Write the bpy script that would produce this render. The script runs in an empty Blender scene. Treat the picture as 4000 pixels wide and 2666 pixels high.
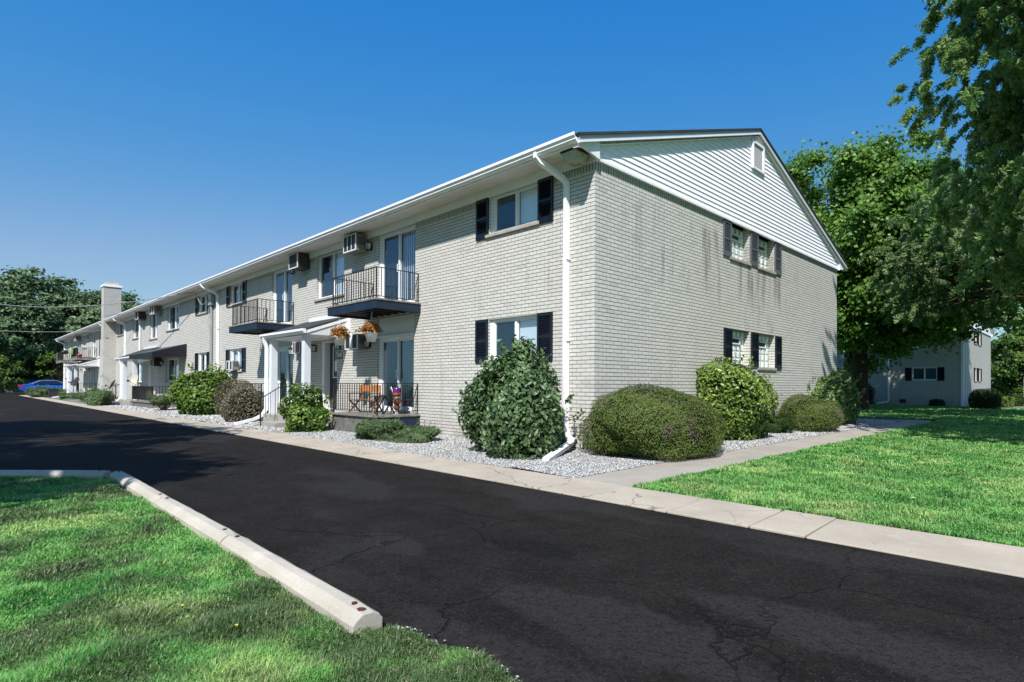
import bpy, math, random
import numpy as np
from math import radians, sin, cos, pi, sqrt, atan2, floor
from mathutils import Vector, Matrix
random.seed(7); RNG = np.random.default_rng(7)
scn = bpy.context.scene
COL = scn.collection

# ------------------------------------------------------------------ camera
cd = bpy.data.cameras.new('camera'); cam = bpy.data.objects.new('camera', cd); COL.objects.link(cam)
yaw, pitch, roll = 0.7243049, 0.00876850, 0.00439593
f = Vector((-sin(yaw)*cos(pitch), cos(yaw)*cos(pitch), sin(pitch)))
r = Vector((cos(yaw), sin(yaw), 0)); u = r.cross(f)
r2 = cos(roll)*r + sin(roll)*u; u2 = -sin(roll)*r + cos(roll)*u
M = Matrix(((r2.x, u2.x, -f.x, 6.2305), (r2.y, u2.y, -f.y, -7.1167), (r2.z, u2.z, -f.z, 1.1396), (0, 0, 0, 1)))
cam.matrix_world = M
cd.sensor_width = 36; cd.lens = 2226.55/4000*36
cd.shift_x = -(2310.35-2000)/4000; cd.shift_y = (1486.12-1333)/4000
cd.clip_start = 0.05; cd.clip_end = 1500
scn.camera = cam
CAM = Vector((6.2305, -7.1167, 1.1396))
CX, CY = CAM.x, CAM.y

# ------------------------------------------------------------------ light
SUN = Vector((0.49, -0.745, 1.0)).normalized()
EL = math.asin(SUN.z); AZ = atan2(SUN.x, SUN.y)
ld = bpy.data.lights.new('sun', 'SUN'); ld.energy = 4.9; ld.angle = radians(0.55); ld.color = (1.0, 0.965, 0.91)
lo = bpy.data.objects.new('sun', ld); COL.objects.link(lo); lo.rotation_euler = SUN.to_track_quat('Z', 'Y').to_euler()
w = bpy.data.worlds.new('World'); scn.world = w; w.use_nodes = True
nt = w.node_tree; bg = nt.nodes['Background']
sky = nt.nodes.new('ShaderNodeTexSky'); sky.sky_type = 'NISHITA'; sky.sun_disc = False
sky.sun_elevation = EL; sky.sun_rotation = AZ; sky.altitude = 0; sky.air_density = 1.0; sky.dust_density = 0.35; sky.ozone_density = 2.2
# deepen the blue of the sky per channel (a clear, dry summer sky)
sp = nt.nodes.new('ShaderNodeSeparateColor'); cb = nt.nodes.new('ShaderNodeCombineColor'); nt.links.new(sky.outputs[0], sp.inputs[0])
outs = []
for i, (pw, k) in enumerate(((2.3, .17), (.75, .77), (.18, 2.55))):
    a = nt.nodes.new('ShaderNodeMath'); a.operation = 'POWER'; a.inputs[1].default_value = pw; nt.links.new(sp.outputs[i], a.inputs[0])
    b = nt.nodes.new('ShaderNodeMath'); b.operation = 'MULTIPLY'; b.inputs[1].default_value = k; nt.links.new(a.outputs[0], b.inputs[0]); outs.append(b.outputs[0])
g6 = nt.nodes.new('ShaderNodeMath'); g6.operation = 'MULTIPLY'; g6.inputs[1].default_value = .60; nt.links.new(outs[1], g6.inputs[0])
mn = nt.nodes.new('ShaderNodeMath'); mn.operation = 'SMOOTH_MIN'; mn.inputs[2].default_value = .9; nt.links.new(outs[0], mn.inputs[0]); nt.links.new(g6.outputs[0], mn.inputs[1])
nt.links.new(mn.outputs[0], cb.inputs[0]); nt.links.new(outs[1], cb.inputs[1]); nt.links.new(outs[2], cb.inputs[2])
nt.links.new(cb.outputs[0], bg.inputs[0]); bg.inputs[1].default_value = 0.15
vs = scn.view_settings; vs.view_transform = 'Standard'; vs.look = 'None'; vs.gamma = 1; vs.exposure = 0.45
scn.cycles.max_bounces = 6; scn.cycles.transparent_max_bounces = 12; scn.cycles.use_denoising = True

# ------------------------------------------------------------------ helpers
def tag(o, label=None, cat=None, group=None, kind=None):
    if label: o['label'] = label
    if cat: o['category'] = cat
    if group: o['group'] = group
    if kind: o['kind'] = kind
    return o
def empty(name, loc=(0, 0, 0), rz=0.0, label=None, cat=None, group=None, parent=None):
    o = bpy.data.objects.new(name, None); COL.objects.link(o); o.location = loc; o.rotation_euler = (0, 0, rz); o.empty_display_size = .2
    if parent: o.parent = parent
    return tag(o, label, cat, group)
def copy_tree(o, parent=None):
    c = o.copy(); COL.objects.link(c); c.parent = parent
    for ch in list(o.children): copy_tree(ch, c)
    return c

class MB:
    """collects vertices and faces; T maps local (u, d, v) to xyz"""
    def __init__(s, T=None): s.v = []; s.f = []; s.T = T or (lambda p: p); s.m = []; s.mi = 0
    def add(s, vs_, fs):
        n = len(s.v); s.v += [s.T(p) for p in vs_]; s.f += [tuple(i+n for i in q) for q in fs]; s.m += [s.mi]*len(fs)
    def box(s, x0, y0, z0, x1, y1, z1):
        s.add([(x0,y0,z0),(x1,y0,z0),(x1,y1,z0),(x0,y1,z0),(x0,y0,z1),(x1,y0,z1),(x1,y1,z1),(x0,y1,z1)],
              [(0,3,2,1),(4,5,6,7),(0,1,5,4),(1,2,6,5),(2,3,7,6),(3,0,4,7)])
    def quad(s, a, b, c, d): s.add([a, b, c, d], [(0,1,2,3)])
    def prism(s, prof, axis, a, b):
        """profile polygon in the two other axes, extruded along axis from a to b"""
        def P(p, t): return {0: (t, p[0], p[1]), 1: (p[0], t, p[1]), 2: (p[0], p[1], t)}[axis]
        n = len(prof)
        s.add([P(p, a) for p in prof]+[P(p, b) for p in prof], [tuple(range(n-1, -1, -1)), tuple(range(n, 2*n))]+[(i, (i+1) % n, n+(i+1) % n, n+i) for i in range(n)])
    def tube(s, pts, rad, n=8, flat=None, cap=True):
        """round (or rectangular with flat=(w,h)) tube along points; rad may be a list"""
        pts = [Vector(p) for p in pts]; k = len(pts)
        if not isinstance(rad, (list, tuple)): rad = [rad]*k
        V = []; ref = None
        for i, p in enumerate(pts):
            t = ((pts[min(i+1, k-1)]-p).normalized()+(p-pts[max(i-1, 0)]).normalized())
            t = t.normalized() if t.length > 1e-6 else Vector((0, 0, 1))
            if ref is None:
                ref = Vector((0, 0, 1)) if abs(t.z) < .9 else Vector((1, 0, 0))
            b = t.cross(ref); b.normalize(); a = b.cross(t); ref = a
            for j in range(n):
                if flat:
                    c_ = [(-1,-1),(1,-1),(1,1),(-1,1)][j]; V.append(tuple(p+b*c_[0]*flat[0]/2+a*c_[1]*flat[1]/2))
                else:
                    th = 2*pi*j/n; V.append(tuple(p+b*cos(th)*rad[i]+a*sin(th)*rad[i]))
        F = [(i*n+j, i*n+(j+1) % n, (i+1)*n+(j+1) % n, (i+1)*n+j) for i in range(k-1) for j in range(n)]
        if cap: F += [tuple(range(n-1, -1, -1)), tuple(range((k-1)*n, k*n))]
        s.add(V, F)
    def rtube(s, pts, wd, ht): s.tube(pts, 1, 4, (wd, ht))
    def lathe(s, prof, c=(0,0,0), n=20):
        V = []; k = len(prof)
        for (rr, z) in prof:
            for j in range(n): th = 2*pi*j/n; V.append((c[0]+rr*cos(th), c[1]+rr*sin(th), c[2]+z))
        s.add(V, [(i*n+j, i*n+(j+1) % n, (i+1)*n+(j+1) % n, (i+1)*n+j) for i in range(k-1) for j in range(n)])
    def build(s, name, mats, parent=None, smooth=False, bevel=0, loc=None):
        me = bpy.data.meshes.new(name); me.from_pydata([tuple(p) for p in s.v], [], s.f)
        for m in (mats if isinstance(mats, (list, tuple)) else [mats]): me.materials.append(m)
        if any(s.m): me.polygons.foreach_set('material_index', s.m)
        if smooth: me.polygons.foreach_set('use_smooth', [True]*len(s.f))
        me.update()
        o = bpy.data.objects.new(name, me); COL.objects.link(o)
        if parent: o.parent = parent
        if loc: o.location = loc
        if bevel:
            b = o.modifiers.new('b', 'BEVEL'); b.width = bevel; b.segments = 2; b.limit_method = 'ANGLE'; b.angle_limit = radians(50)
        return o
def npmesh(name, V, F, mat, parent=None, attr=None, smooth=False):
    """V (n,3) array, F (m,k) array"""
    me = bpy.data.meshes.new(name); V = np.ascontiguousarray(V, dtype=np.float32); F = np.ascontiguousarray(F, dtype=np.int32)
    m, k = F.shape
    me.vertices.add(len(V)); me.vertices.foreach_set('co', V.ravel())
    me.loops.add(m*k); me.loops.foreach_set('vertex_index', F.ravel())
    me.polygons.add(m); me.polygons.foreach_set('loop_start', np.arange(m, dtype=np.int32)*k); me.polygons.foreach_set('loop_total', np.full(m, k, dtype=np.int32))
    if attr is not None:
        a = me.attributes.new('var', 'FLOAT', 'FACE'); a.data.foreach_set('value', np.ascontiguousarray(attr, dtype=np.float32))
    if smooth: me.polygons.foreach_set('use_smooth', np.ones(m, dtype=bool))
    me.update(calc_edges=True)
    me.materials.append(mat)
    o = bpy.data.objects.new(name, me); COL.objects.link(o)
    if parent: o.parent = parent
    return o

# ------------------------------------------------------------------ materials
class NT:
    def __init__(s, name, rough=.7, spec=.3, metal=0):
        s.mat = bpy.data.materials.new(name); s.mat.use_nodes = True; s.t = s.mat.node_tree; s.b = s.t.nodes['Principled BSDF']
        s.b.inputs['Roughness'].default_value = rough; s.b.inputs['Specular IOR Level'].default_value = spec; s.b.inputs['Metallic'].default_value = metal
    def n(s, ty, **kw):
        x = s.t.nodes.new(ty)
        for k, v in kw.items(): setattr(x, k, v)
        return x
    def lk(s, a, b): s.t.links.new(a, b)
    def put(s, inp, v):
        if isinstance(v, (int, float)): inp.default_value = v
        elif isinstance(v, tuple): inp.default_value = v if len(v) == len(inp.default_value) else (*v, 1)
        else: s.lk(v, inp)
    def math(s, op, a, b=0.0, c=None):
        x = s.n('ShaderNodeMath', operation=op); s.put(x.inputs[0], a); s.put(x.inputs[1], b)
        if c is not None: s.put(x.inputs[2], c)
        return x.outputs[0]
    def mix(s, fac, a, b, mode='MIX'):
        x = s.n('ShaderNodeMix', data_type='RGBA', blend_type=mode); s.put(x.inputs[0], fac); s.put(x.inputs[6], a); s.put(x.inputs[7], b); return x.outputs[2]
    def sepy(s, v):
        x = s.n('ShaderNodeSeparateXYZ'); s.lk(v, x.inputs[0]); return x.outputs[1]
    def obj(s):
        return s.n('ShaderNodeTexCoord').outputs['Object']
    def mapping(s, vec, scale=(1,1,1), loc=(0,0,0), rot=(0,0,0)):
        m = s.n('ShaderNodeMapping'); s.lk(vec, m.inputs[0]); m.inputs['Scale'].default_value = scale; m.inputs['Location'].default_value = loc; m.inputs['Rotation'].default_value = rot; return m.outputs[0]
    def noise(s, vec, scale, detail=3, rough=.5, out=0, dist=0):
        x = s.n('ShaderNodeTexNoise'); s.lk(vec, x.inputs['Vector']); x.inputs['Scale'].default_value = scale; x.inputs['Detail'].default_value = detail; x.inputs['Roughness'].default_value = rough; x.inputs['Distortion'].default_value = dist; return x.outputs[out]
    def vor(s, vec, scale, feature='F1', out='Distance', rand=1):
        x = s.n('ShaderNodeTexVoronoi', feature=feature); s.lk(vec, x.inputs['Vector']); x.inputs['Scale'].default_value = scale; x.inputs['Randomness'].default_value = rand; return x.outputs[out]
    def ramp(s, fac, pts, interp='LINEAR'):
        x = s.n('ShaderNodeValToRGB'); s.lk(fac, x.inputs[0]); cr = x.color_ramp; cr.interpolation = interp
        while len(cr.elements) < len(pts): cr.elements.new(.5)
        for e, (p, c) in zip(cr.elements, pts): e.position = p; e.color = (*c, 1) if isinstance(c, tuple) else (c, c, c, 1)
        return x.outputs[0]
    def range(s, v, a, b, c=0., d=1.):
        x = s.n('ShaderNodeMapRange'); s.put(x.inputs[0], v); x.inputs[1].default_value = a; x.inputs[2].default_value = b; x.inputs[3].default_value = c; x.inputs[4].default_value = d; return x.outputs[0]
    def col(s, v): s.put(s.b.inputs['Base Color'], v); return s
    def rough(s, v): s.put(s.b.inputs['Roughness'], v)
    def bump(s, h, strength=.3, dist=.01):
        x = s.n('ShaderNodeBump'); x.inputs['Strength'].default_value = strength; x.inputs['Distance'].default_value = dist; s.lk(h, x.inputs['Height']); s.lk(x.outputs[0], s.b.inputs['Normal'])

def simple(name, c, rough=.6, spec=.3, metal=0, var=.12, scale=3., bump=0, dirt=None):
    m = NT(name, rough, spec, metal); o = m.obj()
    n = m.noise(o, scale, 4, .6)
    a = tuple(x*(1-var) for x in c); b = tuple(min(1, x*(1+var)) for x in c)
    cc = m.mix(m.range(n, .3, .7), a, b)
    if dirt:
        d = m.noise(m.mapping(o, (2.5, 2.5, .6)), 2.0, 5, .65)
        cc = m.mix(m.range(d, .52, .75, 0, dirt), cc, tuple(x*.45 for x in c))
    m.col(cc)
    if bump: m.bump(m.noise(o, scale*12, 3, .6), bump, .004)
    return m.mat

def brick_mat(name, base=(.40,.385,.355), mortar=(.20,.195,.185)):
    m = NT(name, .78, .25); o = m.obj(); sx = m.n('ShaderNodeSeparateXYZ'); m.lk(o, sx.inputs[0])
    uu = m.math('ADD', sx.outputs[0], sx.outputs[1]); vv = m.math('ADD', sx.outputs[2], .0)
    H, L = .0677, .2032
    wob = m.math('MULTIPLY', m.math('SUBTRACT', m.noise(o, 5, 2), .5), .006)
    rv = m.math('DIVIDE', m.math('ADD', vv, wob), H); row = m.math('FLOOR', rv); fv = m.math('FRACT', rv)
    par = m.math('MULTIPLY', m.math('FLOORED_MODULO', row, 2.0), .5)
    ru = m.math('ADD', m.math('DIVIDE', m.math('ADD', uu, m.math('MULTIPLY', wob, .6)), L), par); cu = m.math('FLOOR', ru); fu = m.math('FRACT', ru)
    # painted brick: deep raked bed joint, thin head joint; mortar colour carries joint shadow
    bed = m.math('MAXIMUM', m.range(fv, .135, .165, 1, 0), m.range(fv, .985, 1.0, 0, 1))
    head = m.math('MAXIMUM', m.range(fu, .036, .046, 1, 0), m.range(fu, .994, 1.0, 0, 1))
    cv = m.n('ShaderNodeCombineXYZ'); m.lk(cu, cv.inputs[0]); m.lk(row, cv.inputs[1])
    wn = m.n('ShaderNodeTexWhiteNoise', noise_dimensions='2D'); m.lk(cv.outputs[0], wn.inputs[0])
    rnd = wn.outputs[0]
    c = m.mix(m.range(rnd, 0, 1), tuple(x*.93 for x in base), tuple(x*1.05 for x in base))
    c = m.mix(m.math('GREATER_THAN', rnd, .975), c, tuple(x*.84 for x in base))
    # large tonal drift and weather streaks
    big = m.noise(o, .35, 4, .6)
    c = m.mix(m.range(big, .35, .7, 0, .35), c, (base[0]*.92, base[1]*.86, base[2]*.78))
    st = m.noise(m.mapping(o, (3.2, 3.2, .35)), 1.6, 4, .62)
    st2 = m.noise(o, .55, 2, .5)
    c = m.mix(m.math('MULTIPLY', m.range(st, .56, .74, 0, 1), m.range(st2, .46, .62, 0, .55)), c, tuple(x*.45 for x in base))
    # mildew runs below the gable siding and the upper sills
    gy = m.math('MULTIPLY', m.range(sx.outputs[1], .5, 1.8, 0, 1), m.range(sx.outputs[1], 7.5, 8.5, 1, 0)); gzm = m.math('MULTIPLY', m.range(sx.outputs[2], 2.9, 3.5, 0, 1), m.range(sx.outputs[2], 4.45, 4.62, 1, 0))
    run = m.range(m.noise(m.mapping(o, (3.0, 3.0, .28), loc=(0,3.1,0)), 1.4, 4, .62), .50, .63, 0, .75)
    c = m.mix(m.math('MULTIPLY', m.math('MULTIPLY', gy, gzm), run), c, tuple(x*.38 for x in base))
    low = m.math('MULTIPLY', m.range(sx.outputs[2], .0, .8, .65, 0), m.range(m.noise(o, 1.3, 4, .6), .35, .65))
    c = m.mix(low, c, (.30, .25, .20))
    mj = m.math('MAXIMUM', m.math('MULTIPLY', bed, .95), m.math('MULTIPLY', head, .62))
    c = m.mix(mj, c, mortar)
    m.col(c)
    fine = m.math('MULTIPLY', m.noise(o, 70, 3, .6), .08)
    hgt = m.math('ADD', m.math('SUBTRACT', 1.0, m.math('MAXIMUM', bed, m.math('MULTIPLY', head, .55))), fine)
    hgt = m.math('ADD', hgt, m.math('MULTIPLY', rnd, .12))
    m.bump(hgt, .8, .010)
    return m.mat
BRICK = brick_mat('painted_grey_brick', (.57,.56,.53), (.10,.095,.09))
BRICK2 = brick_mat('painted_grey_brick_far', (.52,.51,.49), (.11,.105,.10))
def soldier_mat():
    m = NT('soldier_brick', .78, .25); o = m.obj(); sx = m.n('ShaderNodeSeparateXYZ'); m.lk(o, sx.inputs[0])
    uu = m.math('DIVIDE', m.math('ADD', sx.outputs[0], sx.outputs[1]), .0677); fu = m.math('FRACT', uu); cu = m.math('FLOOR', uu)
    j = m.range(fu, .19, .23, 1, 0)
    wn = m.n('ShaderNodeTexWhiteNoise', noise_dimensions='1D'); m.lk(cu, wn.inputs['W'])
    c = m.mix(wn.outputs[0], (.42,.40,.375), (.50,.485,.455))
    m.col(m.mix(j, c, (.07,.065,.06))); m.bump(m.math('SUBTRACT', 1.0, j), .9, .012); return m.mat
SOLDIER = soldier_mat()
WHITE = simple('white_trim_paint', (.84,.835,.87), .45, .4, var=.05, scale=2, dirt=.12)
SIDING = simple('white_vinyl_siding', (.88,.87,.93), .5, .35, var=.04, scale=1.2, bump=.05)
FRAME = simple('white_window_vinyl', (.76,.775,.80), .35, .5, var=.03)
BLUEW = simple('bluish_white_post_paint', (.66,.70,.76), .5, .4, var=.05, dirt=.2)
NAVY = simple('navy_shutter_paint', (.0065,.0075,.0140), .3, .5, var=.25, scale=4)
NAVYSLAB = simple('navy_fascia_paint', (.008,.019,.042), .5, .4, var=.35, scale=5, dirt=.5)
SHGREY = simple('faded_shutter_paint', (.10,.105,.125), .55, .3, var=.15)
IRON = simple('black_iron_paint', (.012,.011,.012), .45, .4, var=.3)
BLACKM = simple('black_lamp_metal', (.012,.012,.013), .35, .5)
GREYMETAL = simple('galvanised_metal', (.38,.39,.40), .5, .5, .5, dirt=.2)
ACBODY = simple('ac_case_metal', (.22,.20,.18), .5, .4, var=.12, dirt=.5)
ACGRILL = simple('ac_grille_dark', (.05,.048,.045), .6, .3, var=.3)
SILL = simple('limestone_sill', (.36,.32,.28), .85, .2, var=.18, scale=7, bump=.15)
CONC = simple('step_concrete', (.33,.31,.28), .9, .15, var=.22, scale=5, bump=.25, dirt=.4)
WOODGREY = simple('weathered_deck_board', (.22,.205,.19), .85, .15, var=.4, scale=6, bump=.3, dirt=.6)
WOODORG = simple('oiled_chair_wood', (.34,.14,.05), .5, .4, var=.3, scale=9)
FABORG = simple('tan_chair_canvas', (.40,.17,.06), .9, .1, var=.15, scale=9)
PLASTICW = simple('white_pot_plastic', (.72,.73,.75), .4, .4, var=.03)
TERRA = simple('terracotta_bowl', (.26,.055,.03), .7, .2, var=.3, scale=12)
TOWEL = simple('green_towel_cloth', (.13,.25,.035), .95, .05, var=.2)
DISHG = simple('grey_dish_paint', (.36,.36,.36), .5, .4, var=.08)
DISHB = simple('beige_dish_paint', (.52,.47,.38), .55, .3, var=.08)
CABLE = simple('cable_jacket', (.30,.30,.31), .5, .3)
CABLED = simple('dark_cable_jacket', (.03,.03,.03), .5, .3)
POLE = simple('utility_pole_wood', (.16,.12,.085), .9, .1, var=.3, scale=8)
def soffit_mat():
    m = NT('beige_soffit_vinyl', .6, .25); o = m.obj(); sx = m.n('ShaderNodeSeparateXYZ'); m.lk(o, sx.inputs[0])
    fx = m.math('FRACT', m.math('DIVIDE', sx.outputs[0], .105)); ln = m.range(fx, .06, .10, 1, 0)
    n = m.noise(o, .8, 3)
    c = m.mix(m.range(n, .35, .65), (.78,.73,.65), (.84,.81,.75))
    m.col(m.mix(m.math('MULTIPLY', ln, .55), c, (.22,.19,.16))); m.bump(m.math('SUBTRACT', 1.0, ln), .5, .006); return m.mat
SOFFIT = soffit_mat()
def ribbed(name, c, pitch=.075):
    m = NT(name, .5, .35); o = m.obj(); sx = m.n('ShaderNodeSeparateXYZ'); m.lk(o, sx.inputs[0])
    fx = m.math('FRACT', m.math('DIVIDE', m.math('ADD', sx.outputs[0], sx.outputs[1]), pitch)); ln = m.range(fx, .07, .13, 1, 0)
    m.col(m.mix(m.math('MULTIPLY', ln, .6), c, tuple(x*.35 for x in c))); m.bump(m.math('SUBTRACT', 1.0, ln), .7, .01); return m.mat
PANEL = ribbed('vertical_board_panel', (.68,.69,.70))
def shingle_mat():
    m = NT('charcoal_shingle', .9, .15); o = m.obj()
    n = m.noise(o, 60, 3, .7); v = m.vor(m.mapping(o, (5, 7, 1)), 1, out='Color')
    sep = m.n('ShaderNodeSeparateColor'); m.lk(v, sep.inputs[0])
    c = m.mix(m.range(n, .3, .7), (.018,.02,.026), (.06,.062,.07)); c = m.mix(m.math('MULTIPLY', sep.outputs[0], .5), c, (.075,.075,.08))
    m.col(c); m.bump(n, .4, .01); return m.mat
SHINGLE = shingle_mat()
def pane_mat(name, c, rough=.03, alpha=.25, ior=1.8):
    """window glass: Fresnel reflection over a tinted see-through body (alpha = how opaque the body is)"""
    m = NT(name, .6, .0); m.col(c); o = m.obj()
    bp = m.n('ShaderNodeBump'); bp.inputs['Strength'].default_value = .05; bp.inputs['Distance'].default_value = .02; m.lk(m.noise(o, 1.7, 2), bp.inputs['Height'])
    tr = m.n('ShaderNodeBsdfTransparent'); tr.inputs[0].default_value = (.90,.96,1.0,1)
    mb = m.n('ShaderNodeMixShader'); mb.inputs[0].default_value = alpha; m.lk(tr.outputs[0], mb.inputs[1]); m.lk(m.b.outputs[0], mb.inputs[2])
    g = m.n('ShaderNodeBsdfGlossy'); g.inputs['Roughness'].default_value = rough; g.inputs[0].default_value = (.80,.91,1,1); m.lk(bp.outputs[0], g.inputs['Normal'])
    fr = m.n('ShaderNodeFresnel'); fr.inputs[0].default_value = ior; m.lk(bp.outputs[0], fr.inputs['Normal'])
    fb = m.math('MULTIPLY', fr.outputs[0], m.math('SUBTRACT', 1.0, m.n('ShaderNodeNewGeometry').outputs['Backfacing']))  # thin pane: the single sheet reflects on its outer face only
    mx = m.n('ShaderNodeMixShader'); m.lk(fb, mx.inputs[0]); m.lk(mb.outputs[0], mx.inputs[1]); m.lk(g.outputs[0], mx.inputs[2])
    m.lk(mx.outputs[0], m.t.nodes['Material Output'].inputs[0])
    return m.mat
GLASS = pane_mat('window_glass', (.010,.025,.05), .02, .06, 2.3)
SCREEN = pane_mat('screened_glass', (.016,.030,.050), .07, .66, 1.9)
ROOM = simple('unlit_room_backing', (.022,.022,.026), .9, .1, var=.4, scale=1.5)  # backing behind the panes, the gloom of unlit rooms put into its colour
def blind_mat(name, c, horiz=True, pitch=.025, gap=.35):
    m = NT(name, .7, .2); o = m.obj(); sx = m.n('ShaderNodeSeparateXYZ'); m.lk(o, sx.inputs[0])
    src = sx.outputs[2] if horiz else m.math('ADD', sx.outputs[0], sx.outputs[1])
    fx = m.math('FRACT', m.math('DIVIDE', src, pitch)); ln = m.range(fx, 0, .25, 1, 0)
    m.col(m.mix(m.math('MULTIPLY', ln, gap), c, tuple(x*.2 for x in c))); m.bump(fx, .6, pitch*.4); return m.mat
BLIND = blind_mat('white_mini_blind', (.84,.90,.96), True, .026)
VBLIND = blind_mat('vertical_blind', (.84,.90,.96), False, .088, .22)
CURTD = blind_mat('blue_grey_drape', (.045,.10,.16), False, .11, .6)
def gblock():
    m = NT('glass_block', .12, .7); o = m.obj()
    w1 = m.n('ShaderNodeTexWave', wave_type='BANDS', bands_direction='Y', wave_profile='TRI'); m.lk(m.mapping(o, (1,1,.35), rot=(radians(9),0,0)), w1.inputs[0]); w1.inputs['Scale'].default_value = 1.42; w1.inputs['Distortion'].default_value = .8
    n = m.noise(o, 8, 3, .6)
    m.col(m.mix(m.range(w1.outputs[0], .15, .6), (.24,.29,.26), (.80,.86,.83))); m.b.inputs['Alpha'].default_value = 1
    m.bump(w1.outputs[0], .8, .02); m.rough(m.range(n, .3, .7, .06, .3)); return m.mat
GBLOCK = gblock()
LAMPG = simple('frosted_lamp_glass', (.55,.58,.60), .25, .6, var=.05)
def flood_mat():
    m = NT('yellowed_prismatic_lens', .3, .5); o = m.obj()
    n = m.noise(o, 7, 3); m.col(m.mix(m.range(n, .45, .7), (.42,.45,.40), (.30,.22,.10))); m.bump(m.vor(o, 60), .3, .003); return m.mat
LENS = flood_mat()
RUST = simple('rusty_stain', (.075,.028,.014), .8, .2, var=.5, scale=15)

def leafmat(name, dark, light, trans=.25, rough=.5, spec=.35, tip=None, hue=None, dead=None):
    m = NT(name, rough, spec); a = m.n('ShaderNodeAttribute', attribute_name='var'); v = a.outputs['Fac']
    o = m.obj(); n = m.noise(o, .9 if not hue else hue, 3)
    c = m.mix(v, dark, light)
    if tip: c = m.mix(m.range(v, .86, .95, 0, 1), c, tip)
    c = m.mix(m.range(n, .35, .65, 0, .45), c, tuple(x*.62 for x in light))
    if dead: c = m.mix(m.range(m.noise(m.mapping(o, loc=(3.3,1.2,.4)), 2.6, 4, .6), .56, .64, 0, .8), c, dead)
    m.col(c)
    t = m.n('ShaderNodeBsdfTranslucent'); m.lk(c, t.inputs[0]); mx = m.n('ShaderNodeMixShader'); mx.inputs[0].default_value = trans
    out = m.t.nodes['Material Output']; m.lk(m.b.outputs[0], mx.inputs[1]); m.lk(t.outputs[0], mx.inputs[2]); m.lk(mx.outputs[0], out.inputs[0])
    return m.mat
L_BUSH = leafmat('viburnum_leaf', (.025,.062,.020), (.145,.235,.095), .15, .45, .4)
L_YEW = leafmat('yew_needle', (.040,.070,.014), (.175,.240,.050), .15, .6, .3, tip=(.19,.17,.10), dead=(.15,.125,.085))
L_YEL = leafmat('euonymus_leaf', (.045,.095,.016), (.22,.33,.055), .2, .4, .45, tip=(.42,.46,.12))
L_MID = leafmat('spindle_leaf', (.045,.100,.028), (.20,.31,.10), .18, .42, .45)
L_GRN = leafmat('bright_shrub_leaf', (.028,.075,.010), (.135,.245,.032), .2, .45, .4, tip=(.30,.36,.06))
L_BRN = leafmat('bronze_shrub_leaf', (.050,.045,.032), (.20,.17,.11), .12, .45, .4, tip=(.13,.17,.06))
L_JUN = leafmat('juniper_spray', (.060,.110,.045), (.20,.29,.13), .15, .6, .25)
L_DRK = leafmat('dark_yew_needle', (.012,.035,.006), (.05,.11,.018), .15, .55, .3)
L_MAPLE = leafmat('maple_leaf', (.045,.115,.018), (.22,.40,.07), .4, .42, .4, hue=.35)
L_LOC = leafmat('honey_locust_leaflet', (.075,.170,.045), (.36,.54,.18), .5, .5, .35, hue=.4)
L_LOCP = leafmat('pale_locust_leaflet', (.085,.165,.055), (.38,.52,.22), .45, .5, .3, hue=.4)
L_FAR = leafmat('far_tree_leaf', (.038,.092,.042), (.24,.34,.17), .25, .6, .25, hue=.15)
L_FARB = leafmat('bright_young_leaf', (.04,.09,.02), (.16,.27,.05), .3, .6, .25, hue=.2)
L_FALL = leafmat('autumn_leaf', (.16,.045,.012), (.48,.20,.035), .15, .6, .3, tip=(.5,.38,.12), hue=9)
BARK = simple('tree_bark', (.055,.042,.032), .95, .1, var=.4, scale=9, bump=.6)
TWIG = simple('brown_twigs', (.030,.024,.016), .95, .05, var=.4, scale=12)
CORE = simple('core_shade', (.010,.018,.007), .95, .05, var=.5, scale=14)  # near-black colour standing in for the shade inside shrubs

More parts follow.
